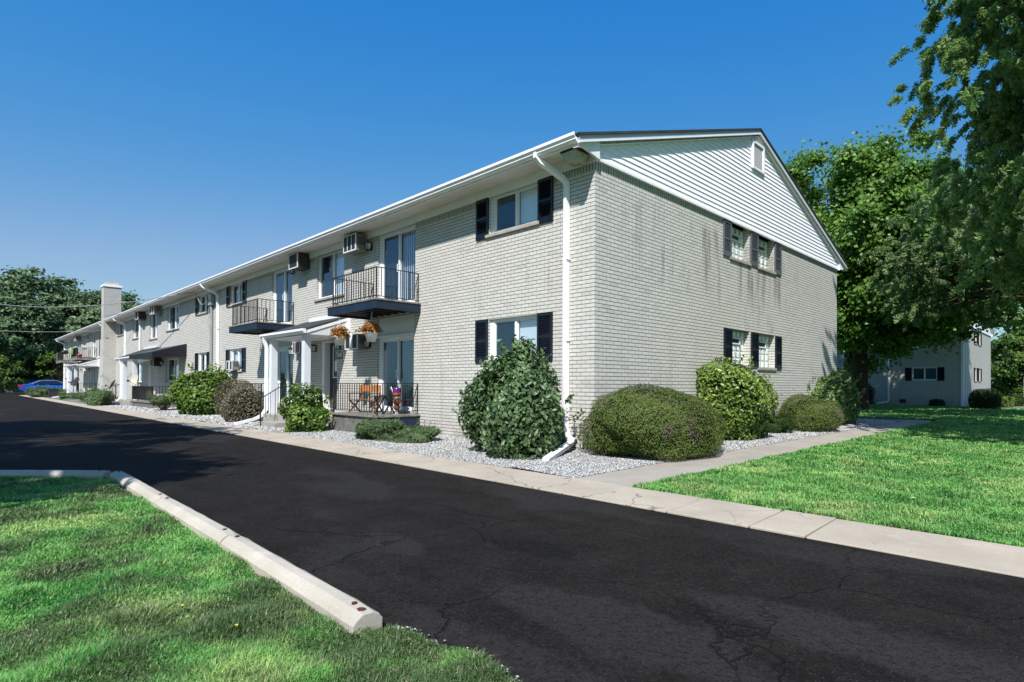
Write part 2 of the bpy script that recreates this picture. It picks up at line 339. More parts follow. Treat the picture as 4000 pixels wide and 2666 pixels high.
# ------------------------------------------------------------------ ground materials
def asphalt_mat():
    m = NT('worn_sealed_asphalt', .88, .12); o = m.obj()
    wv = m.n('ShaderNodeVectorMath', operation='ADD'); dn = m.n('ShaderNodeVectorMath', operation='SCALE'); nn = m.noise(o, 1.6, 4, .65, out=1)
    dn.inputs['Scale'].default_value = .45; m.lk(nn, dn.inputs[0]); m.lk(o, wv.inputs[0]); m.lk(dn.outputs[0], wv.inputs[1]); wo = wv.outputs[0]
    base = m.mix(m.range(m.noise(o, 2.2, 5, .7), .35, .65), (.0098,.0082,.0072), (.0185,.0160,.0142))
    # smoother, lighter worn film in tyre tracks
    worn = m.noise(m.mapping(wo, (.42, 1.25, 1), loc=(.3,.75,0)), .9, 5, .55)
    base = m.mix(m.range(worn, .54, .62, 0, .7), base, (.0270,.0250,.0235))
    # dark fresh oval patches
    for (x, y, rx, ry) in ((2.45, -4.93, .42, .15), (4.5, -4.98, .95, .26), (5.3, -4.35, .8, .22)):
        sp = m.mapping(wo, (1/rx, 1/ry, 0), loc=(-(x+.22)/rx, -(y+.22)/ry, 0)); ln = m.n('ShaderNodeVectorMath', operation='LENGTH'); m.lk(sp, ln.inputs[0])
        base = m.mix(m.range(ln.outputs['Value'], .8, 1.03, .65, 0), base, (.0300,.0272,.0258))
    for (x, y, rx, ry) in ((3.25, -4.37, .40, .17), (1.9, -3.98, .75, .035)):
        sp = m.mapping(wo, (1/rx, 1/ry, 0), loc=(-(x+.22)/rx, -(y+.22)/ry, 0)); ln = m.n('ShaderNodeVectorMath', operation='LENGTH'); m.lk(sp, ln.inputs[0])
        base = m.mix(m.range(ln.outputs['Value'], .8, 1.05, .75, 0), base, (.006,.0055,.006))
    gr = m.noise(m.mapping(o, (1,1,1)), 42, 4, .8); base = m.mix(m.range(gr, .36, .50, .75, 0), base, (.0035,.003,.003)); base = m.mix(m.range(gr, .58, .74, 0, .7), base, (.042,.039,.036))
    # aggregate stones
    vc = m.vor(o, 85, out='Color'); vd = m.vor(o, 85); sep = m.n('ShaderNodeSeparateColor'); m.lk(vc, sep.inputs[0])
    st = m.math('MULTIPLY', m.math('GREATER_THAN', sep.outputs[0], .80), m.range(vd, .30, .42, 1, 0))
    base = m.mix(m.math('MULTIPLY', st, .8), base, (.040,.038,.036))
    dk = m.math('MULTIPLY', m.math('LESS_THAN', sep.outputs[1], .22), m.range(vd, .25, .45, 1, 0))
    base = m.mix(m.math('MULTIPLY', dk, .8), base, (.004,.004,.004))
    # cracks
    cr = m.vor(wo, .75, 'DISTANCE_TO_EDGE'); msk = m.range(m.noise(o, .5, 3), .50, .60)
    crk = m.math('MULTIPLY', m.range(cr, .002, .009, 1, 0), msk)
    cr2 = m.vor(wo, 3.6, 'DISTANCE_TO_EDGE'); msk2 = m.range(m.noise(m.mapping(o, loc=(9,4,0)), .7, 3), .55, .62)
    crk2 = m.math('MAXIMUM', crk, m.math('MULTIPLY', m.math('MULTIPLY', m.range(cr2, .004, .018, 1, 0), msk2), .5))
    base = m.mix(m.math('MULTIPLY', crk, .42), base, (.003,.003,.003))
    m.col(base)
    h = m.math('ADD', m.math('MULTIPLY', m.vor(o, 120), .5), m.math('MULTIPLY', m.noise(o, 30, 4, .7), 1.2)); h = m.math('SUBTRACT', h, m.math('MULTIPLY', crk, 2.5))
    m.bump(h, .85, .008); return m.mat
ASPHALT = asphalt_mat()
def concrete_mat(name, base, crack=True, pitch=None, tan=None):
    m = NT(name, .88, .18); o = m.obj()
    n1 = m.noise(o, 1.3, 5, .6); n2 = m.noise(o, 45, 3, .7)
    c = m.mix(m.range(n1, .35, .65), tuple(x*.86 for x in base), tuple(x*1.08 for x in base))
    c = m.mix(m.range(n2, .3, .75, .0, .35), c, tuple(x*.62 for x in base))
    wh = m.noise(m.mapping(o, (1.1, 2.2, 1)), 2.2, 5, .7); c = m.mix(m.range(wh, .60, .72, 0, .4), c, (.55,.52,.48))
    h = n2
    if crack:
        wv = m.n('ShaderNodeVectorMath', operation='ADD'); dn = m.n('ShaderNodeVectorMath', operation='SCALE'); nn = m.noise(o, 2.6, 4, .65, out=1)
        dn.inputs['Scale'].default_value = .35; m.lk(nn, dn.inputs[0]); m.lk(o, wv.inputs[0]); m.lk(dn.outputs[0], wv.inputs[1])
        cr = m.vor(wv.outputs[0], 1.15, 'DISTANCE_TO_EDGE'); crk = m.math('MULTIPLY', m.range(cr, .002, .012, 1, 0), m.range(m.noise(o, .9, 2), .46, .56))
        c = m.mix(m.math('MULTIPLY', crk, .75), c, (.07,.06,.05)); h = m.math('SUBTRACT', n2, m.math('MULTIPLY', crk, 2))
    pit = m.math('MULTIPLY', m.range(m.vor(o, 9), .05, .09, 1, 0), m.math('GREATER_THAN', m.noise(o, 4, 2), .58))
    c = m.mix(m.math('MULTIPLY', pit, .6), c, (.12,.10,.08))
    m.col(c); m.bump(h, .35, .004); return m.mat
TANC = concrete_mat('tan_kerb_concrete', (.43,.375,.305))
GREYC = concrete_mat('grey_walk_concrete', (.36,.33,.285), False)
STONEC = concrete_mat('parking_kerb_concrete', (.46,.42,.36), False)
def gravel_mat():
    m = NT('white_marble_chips', .8, .2); o = m.obj()
    s1 = m.mapping(o, (1.0, 1.0, 1)); v = m.vor(s1, 48, out='Color'); d = m.vor(s1, 48); sep = m.n('ShaderNodeSeparateColor'); m.lk(v, sep.inputs[0])
    c = m.mix(sep.outputs[0], (.22,.22,.215), (.48,.475,.47)); c = m.mix(m.range(d, .38, .62, 0, .85), c, (.09,.085,.08))
    m.col(c); m.bump(m.math('SUBTRACT', 1.0, d), 1.0, .03); return m.mat
GRAVEL = gravel_mat()
def stone_mat():
    m = NT('white_chip_stone', .75, .25); a = m.n('ShaderNodeAttribute', attribute_name='var')
    m.col(m.ramp(a.outputs['Fac'], [(0, (.10,.10,.10)), (.3, (.28,.28,.28)), (.7, (.50,.50,.49)), (1, (.68,.67,.66))])); return m.mat
STONE = stone_mat()
def lawn_mat(name, blade):
    m = NT(name, .8, .15); o = m.obj()
    geo = m.n('ShaderNodeNewGeometry').outputs['Position']
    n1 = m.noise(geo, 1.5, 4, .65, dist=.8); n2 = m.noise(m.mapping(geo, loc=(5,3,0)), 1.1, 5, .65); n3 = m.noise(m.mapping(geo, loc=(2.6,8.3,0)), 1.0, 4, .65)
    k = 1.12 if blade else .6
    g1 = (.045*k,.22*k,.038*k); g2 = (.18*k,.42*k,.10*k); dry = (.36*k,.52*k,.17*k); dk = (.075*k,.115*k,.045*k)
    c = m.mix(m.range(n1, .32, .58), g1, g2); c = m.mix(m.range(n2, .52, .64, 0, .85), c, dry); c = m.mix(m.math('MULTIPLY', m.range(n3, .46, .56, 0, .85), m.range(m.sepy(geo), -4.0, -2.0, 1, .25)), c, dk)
    if blade:
        a = m.n('ShaderNodeAttribute', attribute_name='var'); v = a.outputs['Fac']
        c = m.mix(m.range(v, 0, 1, 0, 1), m.mix(1.0, c, (.74,.74,.74), 'MULTIPLY'), m.mix(1.0, c, (1.30,1.22,1.25), 'MULTIPLY'))
        c = m.mix(m.math('GREATER_THAN', v, .955), c, (.42,.40,.22))
        m.col(c); t = m.n('ShaderNodeBsdfTranslucent'); m.lk(c, t.inputs[0]); mx = m.n('ShaderNodeMixShader'); mx.inputs[0].default_value = .3
        m.b.inputs['Roughness'].default_value = .5; m.b.inputs['Specular IOR Level'].default_value = .35
        out = m.t.nodes['Material Output']; m.lk(m.b.outputs[0], mx.inputs[1]); m.lk(t.outputs[0], mx.inputs[2]); m.lk(mx.outputs[0], out.inputs[0])
    else:
        f_ = m.noise(geo, 55, 4, .75); c = m.mix(m.range(f_, .35, .7, 0, .5), c, (.014,.03,.008)); m.col(c); m.bump(f_, .8, .03)
    return m.mat
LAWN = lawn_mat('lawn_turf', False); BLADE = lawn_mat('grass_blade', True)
SOIL = simple('dark_mulch', (.045,.033,.024), .95, .1, var=.5, scale=14, bump=.6)

# ================================================================== GROUND
def sheet(name, poly, z, mat):
    m = MB(); m.add([(x, y, z) for x, y in poly], [tuple(range(len(poly)))]); return tag(m.build(name, mat), kind='structure')
# base terrain reaching the horizon
sheet('ground', [(-700,-500),(500,-500),(500,700),(-700,700)], -.09, simple('far_ground_grass', (.07,.13,.035), .95, .1, var=.5, scale=.3))
KY = -2.80; KI = -2.08
sheet('road', [(-86,-30),(-86,10),(-66.5,10),(-66.5,-1.9),(-66,KY+.02),(40,KY+.02),(40,-7.4),(9.5,-7.2),(5.6,-5.85),(4.6,-5.72),(3.7,-5.80),(-2.4,-5.80),(-10.9,-13.4),(-29,-29)], -.012, ASPHALT)
# lawns (soil sheets), the kerb island on the left and the lawn right of the walk
isl = [(-2.50,-5.82),(3.70,-5.85),(3.80,-5.76),(4.2,-5.75),(4.75,-5.80),(5.6,-5.95),(7.4,-6.6),(10,-8.2),(10,-22),(-22,-22)]
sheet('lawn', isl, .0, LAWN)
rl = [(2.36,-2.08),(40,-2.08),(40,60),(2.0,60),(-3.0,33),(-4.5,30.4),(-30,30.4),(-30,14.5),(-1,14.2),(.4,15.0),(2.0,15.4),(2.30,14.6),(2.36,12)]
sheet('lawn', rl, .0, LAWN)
sheet('far_verge', [(-200,-120),(-86,-120),(-86,120),(-200,120)], .0, LAWN)
# tan kerb strip made of cast lengths with open joints
m = MB(); rr = random.Random(3)
xs = [40, 33]; x = 7.35
joints = [12.1, 9.7, 8.1, 6.02, 4.58, 4.12, 3.32, 2.86, 2.0, .9, -.3, -1.6, -3.1]
while joints[-1] > -66: joints.append(joints[-1]-rr.uniform(1.4, 2.8))
prev = 40
for j in joints:
    dz = rr.uniform(-.004, .006); sk = rr.uniform(-.03, .03)
    x0, x1 = j+.008, prev-.008
    y1 = KI if x0 > -20 else (KI+.05 if x0 > -24.5 else (KI+.28 if x0 > -33 else KI-.1))
    pr = [(x0, KY), (x0+sk, y1), (x1+sk, y1), (x1, KY)]
    z1 = .014+dz
    m.add([(a, b, -.08) for a, b in pr]+[(a, b, z1-(.012 if b == KY else 0)) for a, b in pr], [(0,1,2,3),(4,7,6,5),(0,4,5,1),(1,5,6,2),(2,6,7,3),(3,7,4,0)])
    prev = j
tag(m.build('pavement', TANC, bevel=.006), kind='structure')
# grey concrete walk along the gable
m = MB(); ys = [KI+.012, .2, 2.1, 4.0, 5.9, 7.8, 9.7, 11.6, 13.4]
for a, b in zip(ys[:-1], ys[1:]):
    m.box(1.50 if a > 0 else 1.50, a, -.08, 2.345, b-.008, .012)
m.add([(1.50,13.4,.012),(2.345,13.4,.012),(2.1,14.7,.012),(.9,14.6,.012)], [(0,1,2,3)])
tag(m.build('walk', GREYC, bevel=.005), kind='structure')
# gravel beds: gently mounded grid
def gz(x, y):
    if y <= 0.0 and x < 0.3: return .012+.045*max(0, min(1, (y+2.08)/2.08))
    return .012+.030*max(0, min(1, (1.5-x)/1.4))
def grid(name, x0, x1, y0, y1, nx, ny, mat, fn):
    V = [(x0+(x1-x0)*i/nx, y0+(y1-y0)*j/ny) for j in range(ny+1) for i in range(nx+1)]
    mm = MB(); mm.add([(a, b, fn(a, b)) for a, b in V], [(j*(nx+1)+i, j*(nx+1)+i+1, (j+1)*(nx+1)+i+1, (j+1)*(nx+1)+i) for j in range(ny) for i in range(nx)])
    return mm.build(name, mat, smooth=True)
tag(grid('gravel_bed', -66, 1.5, KI+.0, .02, 200, 8, GRAVEL, gz), kind='structure')
tag(grid('gravel_bed', .0, 1.5, .02, 13.6, 6, 40, GRAVEL, gz), kind='structure')
m = MB(); m.add([(1.5,13.6,.012),(.9,14.6,.012),(.2,14.4,.012),(-.9,13.2,.012),(.0,13.2,.012)], [(0,1,2,3,4)]); tag(m.build('gravel_bed', GRAVEL), kind='structure')
m = MB(); m.add([(-30,30.4,.006),(3.6,30.4,.006),(3.6,45,.006),(-30,45,.006)], [(0,1,2,3)]); tag(m.build('gravel_bed', GRAVEL), kind='structure')
m = MB(); m.add([(-1.2,14.2,.004),(2.2,14.9,.004),(3.2,16.2,.004),(.5,17.2,.004),(-1.5,16,.004)], [(0,1,2,3,4)]); tag(m.build('mulch_bed', SOIL), kind='structure')

# loose white chips as real stones
def stones(name, N, area, near=(6.2,-7.1), smin=.010, smax=.026, power=1.3):
    pts = []
    x0, x1, y0, y1 = area
    P = np.column_stack([RNG.uniform(x0, x1, N*6), RNG.uniform(y0, y1, N*6)])
    d = np.hypot(P[:,0]-near[0], P[:,1]-near[1]); dm = d.min(); keep = RNG.uniform(0, 1, len(P)) < (dm/d)**power
    P = P[keep][:N]; n = len(P)
    base = np.array([(1,0,0),(-1,0,0),(0,1,0),(0,-1,0),(0,0,1),(0,0,-1)], float)
    F0 = np.array([(0,2,4),(2,1,4),(1,3,4),(3,0,4),(2,0,5),(1,2,5),(3,1,5),(0,3,5)])
    d = np.hypot(P[:,0]-near[0], P[:,1]-near[1])
    s = RNG.uniform(smin, smax, n)*(1+np.clip((d-9)/30, 0, 1.2))
    sc = np.stack([s*RNG.uniform(.8,1.5,n), s*RNG.uniform(.5,1.0,n), s*RNG.uniform(.35,.7,n)], 1)
    jit = base[None]*sc[:,None]*RNG.uniform(.7,1.25,(n,6,1))
    th = RNG.uniform(0, 2*pi, n); ph = RNG.uniform(-.6, .6, n)
    x = jit[:,:,0]*np.cos(ph)[:,None]-jit[:,:,2]*np.sin(ph)[:,None]; z = jit[:,:,0]*np.sin(ph)[:,None]+jit[:,:,2]*np.cos(ph)[:,None]; y = jit[:,:,1]
    X = x*np.cos(th)[:,None]-y*np.sin(th)[:,None]; Y = x*np.sin(th)[:,None]+y*np.cos(th)[:,None]
    zz = np.array([gz(a, b) for a, b in P])+RNG.uniform(.0, .012, n)
    V = np.stack([X+P[:,0:1], Y+P[:,1:2], z+zz[:,None]], 2).reshape(-1, 3)
    F = (F0[None]+np.arange(n)[:,None,None]*6).reshape(-1, 3)
    return tag(npmesh(name, V, F, STONE, attr=np.repeat(RNG.uniform(0,1,n), 8)), kind='stuff')
stones('gravel', 80000, (-8, 1.5, KI, .02), smin=.006, smax=.015); stones('gravel', 18000, (-30, -8, KI, .02), smin=.012, smax=.026); stones('gravel', 32000, (.02, 1.5, .0, 13.4), smin=.008, smax=.018)

def grit(N):
    t = RNG.uniform(0, 1, N)**.8; X = 3.75+t*3.4; Y = -5.74-.22*np.clip(t*3.4-1.6,0,2)**1.3+RNG.normal(0,.035+.03*t,N); d = np.column_stack([X, Y])
    s_ = RNG.uniform(.003,.010,N); base = np.array([(1,0,0),(-1,0,0),(0,1,0),(0,-1,0),(0,0,1),(0,0,-1)], float)*np.array([1.2,.8,.5]); F0 = np.array([(0,2,4),(2,1,4),(1,3,4),(3,0,4),(2,0,5),(1,2,5),(3,1,5),(0,3,5)])
    V = base[None]*s_[:,None,None]*RNG.uniform(.7,1.3,(N,6,1))+np.column_stack([X,Y,np.full(N,.0)])[:,None]
    return tag(npmesh('gravel', V.reshape(-1,3), (F0[None]+np.arange(N)[:,None,None]*6).reshape(-1,3), STONE, attr=np.repeat(RNG.uniform(0,.8,N), 8)), kind='stuff')
grit(5200)
# ------------------------------------------------------------------ grass blades
def inside(P, poly):
    x, y = P[:,0], P[:,1]; c = np.zeros(len(P), bool); n = len(poly)
    for i in range(n):
        (x1, y1), (x2, y2) = poly[i], poly[(i+1) % n]
        if y1 == y2: continue
        hit = ((y1 > y) != (y2 > y)) & (x < (x2-x1)*(y-y1)/(y2-y1)+x1); c ^= hit
    return c
def inview(P, marg=.12):
    dx = P[:,0]-CX; dy = P[:,1]-CY; fw = dx*f.x+dy*f.y; rt = dx*r.x+dy*r.y
    return (fw > .5) & (rt/np.maximum(fw, .01) > -1.04-marg-.3/np.maximum(fw,.5)) & (rt/np.maximum(fw, .01) < .76+marg+.3/np.maximum(fw,.5))
def grass(name, poly, N, dmin, dmax, hmin=.035, hmax=.075, wid=.0034):
    # sample by distance so that density falls off with distance
    out = []; tot = 0
    while tot < N:
        k = N*3; uu = RNG.uniform(0, 1, k); d = dmin*(dmax/dmin)**uu; a = RNG.uniform(-1.25, 1.05, k)  # tan of bearing
        aa = np.arctan(a); fx = d*np.cos(aa); rx = d*np.sin(aa)
        P = np.column_stack([CX+fx*f.x+rx*r.x, CY+fx*f.y+rx*r.y]); P = P[inside(P, poly) & inview(P)]
        out.append(P); tot += len(P)
        if len(P) < k*.002: break
    P = np.vstack(out)[:N]; n = len(P)
    d = np.hypot(P[:,0]-CX, P[:,1]-CY)
    # clumpiness
    gg = np.random.default_rng(5); g = np.zeros(n)
    for _ in range(14):
        kx, ky = gg.normal(0, 9, 2); g += np.sin(P[:,0]*kx+P[:,1]*ky+gg.uniform(0, 6.28))
    g /= 3.2
    hh = RNG.uniform(hmin, hmax, n)*np.clip(1+.32*g, .45, 1.7)*(1+np.clip((d-5)/60, 0, .3)); ww = wid*RNG.uniform(.7,1.3,n)*(1+np.clip((d-2.5)/3.2, 0, 6))
    th = RNG.uniform(0, 2*pi, n); ln = RNG.uniform(.15, 1.35, n)
    dirx, diry = np.cos(th), np.sin(th); px, py = -diry, dirx
    B = np.column_stack([P, np.zeros(n)])
    side = np.column_stack([px*ww, py*ww, np.zeros(n)])
    mid = B+np.column_stack([dirx*hh*ln*.30, diry*hh*ln*.30, hh*.62]); tip = B+np.column_stack([dirx*hh*ln, diry*hh*ln, hh*np.sqrt(np.clip(1.05-ln**2*.55,.15,1))])
    V = np.stack([B-side, B+side, mid+side*.7, mid-side*.7, tip], 1).reshape(-1, 3)
    b5 = (np.arange(n)*5)[:,None]
    T = np.concatenate([b5+np.array([[0,1,2]]), b5+np.array([[0,2,3]]), b5+np.array([[3,2,4]])], 0)
    va = RNG.uniform(0,1,n); return tag(npmesh(name, V, T, BLADE, attr=np.concatenate([va]*3)), kind='stuff')
isl2 = [(-2.60,-5.86),(-.2,-5.865),(1.7,-5.875),(3.72,-5.91),(3.81,-5.77),(4.2,-5.66),(4.75,-5.70),(5.6,-5.9),(7.4,-6.6),(10,-8.2),(10,-22),(-22,-22)]
rl2 = [(2.37,-2.07),(40,-2.07),(40,60),(4.0,60),(4.0,30.5),(-4.5,30.4),(-30,30.4),(-30,14.5),(-1,14.2),(.4,15.0),(2.0,15.4),(2.33,14.6),(2.37,12)]
grass('grass', isl2, 430000, 1.6, 22, .024, .052, .0026)
grass('grass', rl2, 330000, 3.8, 42, .026, .055, .0026)

# ------------------------------------------------------------------ concrete parking kerbs
def kerb_stone(a, b, label, rust=True, zt=.100, wd=.150, broken=False):
    a = Vector((*a, 0)); b = Vector((*b, 0)); d = (b-a); L = d.length; d.normalize(); nrm = Vector((-d.y, d.x, 0))
    root = empty('parking_kerb', (a.x, a.y, 0), atan2(d.y, d.x), label, 'parking kerb', 'concrete parking kerbs round the grass island')
    prof = [(-wd/2, -.06), (-wd/2, zt*.55), (-wd/2+.018, zt-.02), (-wd/2+.05, zt), (wd/2-.05, zt), (wd/2-.018, zt-.02), (wd/2, zt*.55), (wd/2, -.06)]
    k = max(2, int(L/.12)); V = []; n = len(prof); q = random.Random(int(L*1000))
    for i in range(k+1):
        t = i/k*L
        sc = .96 if i in (0, k) else 1
        for (y, z) in prof: V.append((t, y*sc+q.uniform(-.0025,.0025), z*(sc if z > 0 else 1)+q.uniform(-.002,.002)))
    F = [(i*n+j, (i+1)*n+j, (i+1)*n+j+1, i*n+j+1) for i in range(k) for j in range(n-1)]+[tuple(range(n)), tuple(range(k*n+n-1, k*n-1, -1))]
    mb = MB(); mb.add(V, F); mb.build('kerb_body', STONEC, root, bevel=.008)
    for t in (.10, L-.14):
        mb = MB(); mb.tube([(t, .0, zt-.01), (t, .0, zt+.008)], .013, 8); mb.build('steel_pin', RUST, root)
    return root
k1 = kerb_stone((1.76,-5.80), (3.74,-5.832), 'nearest concrete parking kerb with rusty pin and chipped end beside the asphalt')
mb = MB(); mb.add([(1.905,-.020,.1012),(1.935,-.026,.0995),(1.95,-.008,.1),(1.94,.012,.1008),(1.915,.009,.1015),(1.90,-.004,.1014)], [(0,1,2,3,4,5)]); mb.build('rust_stain', RUST, k1)
kerb_stone((-.15,-5.79), (1.73,-5.80), 'middle concrete parking kerb lying straight, sunlit, between two open joints')
kerb_stone((-2.48,-5.765), (-.18,-5.788), 'farthest straight parking kerb ending at the island corner, partly in tree shade')
dgn = Vector((-.749,-.663))
kerb_stone((-2.56,-5.84), (-2.56+dgn.x*1.80, -5.84+dgn.y*1.80), 'shaded diagonal parking kerb meeting the straight row at the island corner')
kerb_stone((-2.56+dgn.x*1.83, -5.84+dgn.y*1.83), (-2.56+dgn.x*4.1, -5.84+dgn.y*4.1), 'bluish shaded parking kerb cut off by the left picture edge')
# fallen leaves on the grass
for (x, y, s, c, lb) in ((2.9,-6.35,.018,(.55,.42,.03),'small yellow fallen leaf on grass near the bottom edge'), (3.35,-6.25,.016,(.6,.45,.04),'small yellow leaf right of the other on near grass'),
                          (4.9,-.9,.035,(.6,.6,.4),'pale curled leaf lying on the right lawn'), (1.0,-6.25,.016,(.6,.5,.05),'yellow leaf on the lawn beside the kerb')):
    mb = MB(); mb.add([(-s,0,0),(-.2*s,-.55*s,.15*s),(s,0,.1*s),(-.1*s,.55*s,.2*s)], [(0,1,2),(0,2,3)])
    tag(mb.build('fallen_leaf', simple('fallen_leaf_'+str(x), c, .6), loc=(x, y, .06)), lb, 'leaf')
# ================================================================== BUILDING PARTS
def TF(ox=0, oy=0):   # facade facing -Y : local (u, d, v) -> world
    return lambda p: (ox+p[0], oy-p[1], p[2])
def TG(ox=0, oy=0):   # gable facing +X
    return lambda p: (ox+p[1], oy+p[0], p[2])
def wall_with_holes(T, u0, u1, v0, v1, holes, depth, name, mat, parent):
    m = MB(T); us = sorted({u0, u1}|{h[0] for h in holes}|{h[1] for h in holes}); vs_ = sorted({v0, v1, 4.73}|{h[2] for h in holes}|{h[3] for h in holes})
    us = [a for a in us if u0 <= a <= u1]; vs_ = [a for a in vs_ if v0 <= a <= v1]
    for a, b in zip(us[:-1], us[1:]):
        for c, d in zip(vs_[:-1], vs_[1:]):
            mu, mv = (a+b)/2, (c+d)/2
            if any(h[0] < mu < h[1] and h[2] < mv < h[3] for h in holes): continue
            m.mi = 1 if mv > 4.73 else 0; m.quad((a,0,c),(b,0,c),(b,0,d),(a,0,d))
    m.mi = 0
    for h in holes:
        a, b, c, d = h[:4]; D = -(h[4] if len(h) > 4 else depth); c = max(c, v0); d = min(d, v1)
        m.quad((a,0,c),(a,D,c),(a,D,d),(a,0,d)); m.quad((b,0,c),(b,0,d),(b,D,d),(b,D,c))
        if c > v0: m.quad((a,0,c),(b,0,c),(b,D,c),(a,D,c))
        if d < v1: m.quad((a,0,d),(a,D,d),(b,D,d),(b,0,d))
    return m.build(name, mat, parent)
def window(bld, T, u0, u1, v0, v1, rec=.09, left='dark', right='blind', sill=True, split=.5, fr=.055, T_left=.07, name='window'):
    d0 = -rec
    m = MB(T); t = fr
    m.box(u0, d0-.03, v0, u0+T_left, d0+.045, v1); m.box(u1-t, d0-.03, v0, u1, d0+.045, v1)
    m.box(u0+T_left, d0-.03, v0, u1-t, d0+.045, v0+t*.8); m.box(u0+T_left, d0-.03, v1-t*.9, u1-t, d0+.045, v1)
    a, b, c, d = u0+T_left, u1-t, v0+t*.8, v1-t*.9; s = a+(b-a)*split
    m.box(s-.022, d0-.02, c, s+.022, d0+.03, d)
    for (p, q, dd) in ((a, s-.022, d0+.012), (s+.022, b, d0-.004)):
        m.box(p, dd-.012, c, p+.02, dd+.012, d); m.box(q-.02, dd-.012, c, q, dd+.012, d); m.box(p+.02, dd-.012, c, q-.02, dd+.012, c+.02); m.box(p+.02, dd-.012, d-.02, q-.02, dd+.012, d)
    w_ = m.build(name, FRAME, bld)
    for i, (p, q, k) in enumerate(((a+.02, s-.042, left), (s+.042, b-.02, right))):
        m = MB(T); dd = d0+(.008 if i == 0 else -.008); m.quad((p,dd,c+.02),(q,dd,c+.02),(q,dd,d-.02),(p,dd,d-.02)); m.build('pane', SCREEN if k == 'dark' else GLASS, w_)
        if k in ('blind', 'vblind', 'drape'):
            m = MB(T); e = d0-.06; m.quad((p-.03,e,c),(q+.03,e,c),(q+.03,e,d),(p-.03,e,d)); m.build('blind', {'blind': BLIND, 'vblind': VBLIND, 'drape': CURTD}[k], w_)
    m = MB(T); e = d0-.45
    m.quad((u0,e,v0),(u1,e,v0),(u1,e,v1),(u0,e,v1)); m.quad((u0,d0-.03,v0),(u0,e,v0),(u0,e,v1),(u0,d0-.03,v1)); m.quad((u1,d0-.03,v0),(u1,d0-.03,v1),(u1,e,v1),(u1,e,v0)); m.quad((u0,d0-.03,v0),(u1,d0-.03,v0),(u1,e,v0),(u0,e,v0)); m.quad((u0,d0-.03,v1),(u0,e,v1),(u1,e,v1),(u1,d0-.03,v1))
    m.build('room_backing', ROOM, w_)
    if sill:
        m = MB(T); m.box(u0-.08, -rec, v0-.062, u1+.05, .045, v0-.002); m.build('sill', SILL, w_, bevel=.004)
    return w_
def shutter(bld, T, u0, u1, v0, v1, mat=None, d=.035, mid=True):
    mat = mat or NAVY; m = MB(T); s = .045
    m.box(u0, .004, v0, u0+s, d, v1); m.box(u1-s, .004, v0, u1, d, v1); m.box(u0+s, .004, v1-.06, u1-s, d, v1); m.box(u0+s, .004, v0, u1-s, d-.004, v0+.11)
    m.box(u0+s, .003, v0+.11, u1-s, .008, v1-.06)
    vm = (v0+v1)/2
    if mid: m.box(u0+s, .004, vm-.025, u1-s, d-.002, vm+.025)
    z = v0+.12
    while z < v1-.075:
        if not (mid and abs(z-vm) < .045): m.add([(u0+s,d-.006,z),(u1-s,d-.006,z),(u1-s,.010,z+.026),(u0+s,.010,z+.026),(u0+s,d-.010,z-.006),(u1-s,d-.010,z-.006)], [(0,1,2,3),(4,5,1,0)])
        z += .034
    return m.build('shutter', mat, bld)
def sliding_door(bld, T, u0, u1, v0, v1, rec=.10, panel_top=None, left='drape', right='vblind', swap=False):
    d0 = -rec; m = MB(T); t = .07
    m.box(u0, d0-.04, v0, u0+.13, d0+.05, v1); m.box(u1-t, d0-.04, v0, u1, d0+.05, v1); m.box(u0+.13, d0-.04, v1-.07, u1-t, d0+.05, v1); m.box(u0+.13, d0-.04, v0, u1-t, d0+.05, v0+.06)
    a, b, c, d = u0+.13, u1-t, v0+.06, v1-.07; s = (a+b)/2
    for (p, q, dd) in ((a, s+.03, d0+.02), (s-.03, b, d0-.015)):
        m.box(p, dd-.015, c, p+.05, dd+.015, d); m.box(q-.05, dd-.015, c, q, dd+.015, d); m.box(p+.05, dd-.015, c, q-.05, dd+.015, c+.07); m.box(p+.05, dd-.015, d-.05, q-.05, dd+.015, d)
    o = m.build('sliding_door', FRAME, bld)
    for i, (p, q, k) in enumerate(((a+.05, s-.02, left), (s+.02, b-.05, right))):
        m = MB(T); dd = d0+(.02 if i == 0 else -.015); m.quad((p,dd,c+.07),(q,dd,c+.07),(q,dd,d-.05),(p,dd,d-.05)); m.build('pane', SCREEN if (i == 0 and left != 'vblind') else GLASS, o)
        m = MB(T); e = d0-.10; nn = 9
        for j in range(nn):
            x0 = p-.04+(q-p+.08)*j/nn; x1 = p-.04+(q-p+.08)*(j+1)/nn
            m.quad((x0,e,c),(x1,e+.03,c),(x1,e+.03,d),(x0,e,d))
        m.build('blind', {'vblind': VBLIND, 'drape': CURTD}[k], o)
    m = MB(T); hx = s-.01; m.tube([(hx,d0+.035,(c+d)/2-.10),(hx,d0+.07,(c+d)/2-.08),(hx,d0+.07,(c+d)/2+.08),(hx,d0+.035,(c+d)/2+.10)], .010, 6); m.build('handle', FRAME, o)
    m = MB(T); e = d0-.5; m.quad((u0,e,v0),(u1,e,v0),(u1,e,v1),(u0,e,v1)); m.build('room_backing', ROOM, o)
    if panel_top:
        m = MB(T); m.box(u0, -.06, v1, u1, -.035, panel_top); m.build('panel', PANEL, o)
        m = MB(T); m.box(u0, -.09, v1-.012, u1, .015, v1+.03); m.build('head_trim', FRAME, o)
    return o
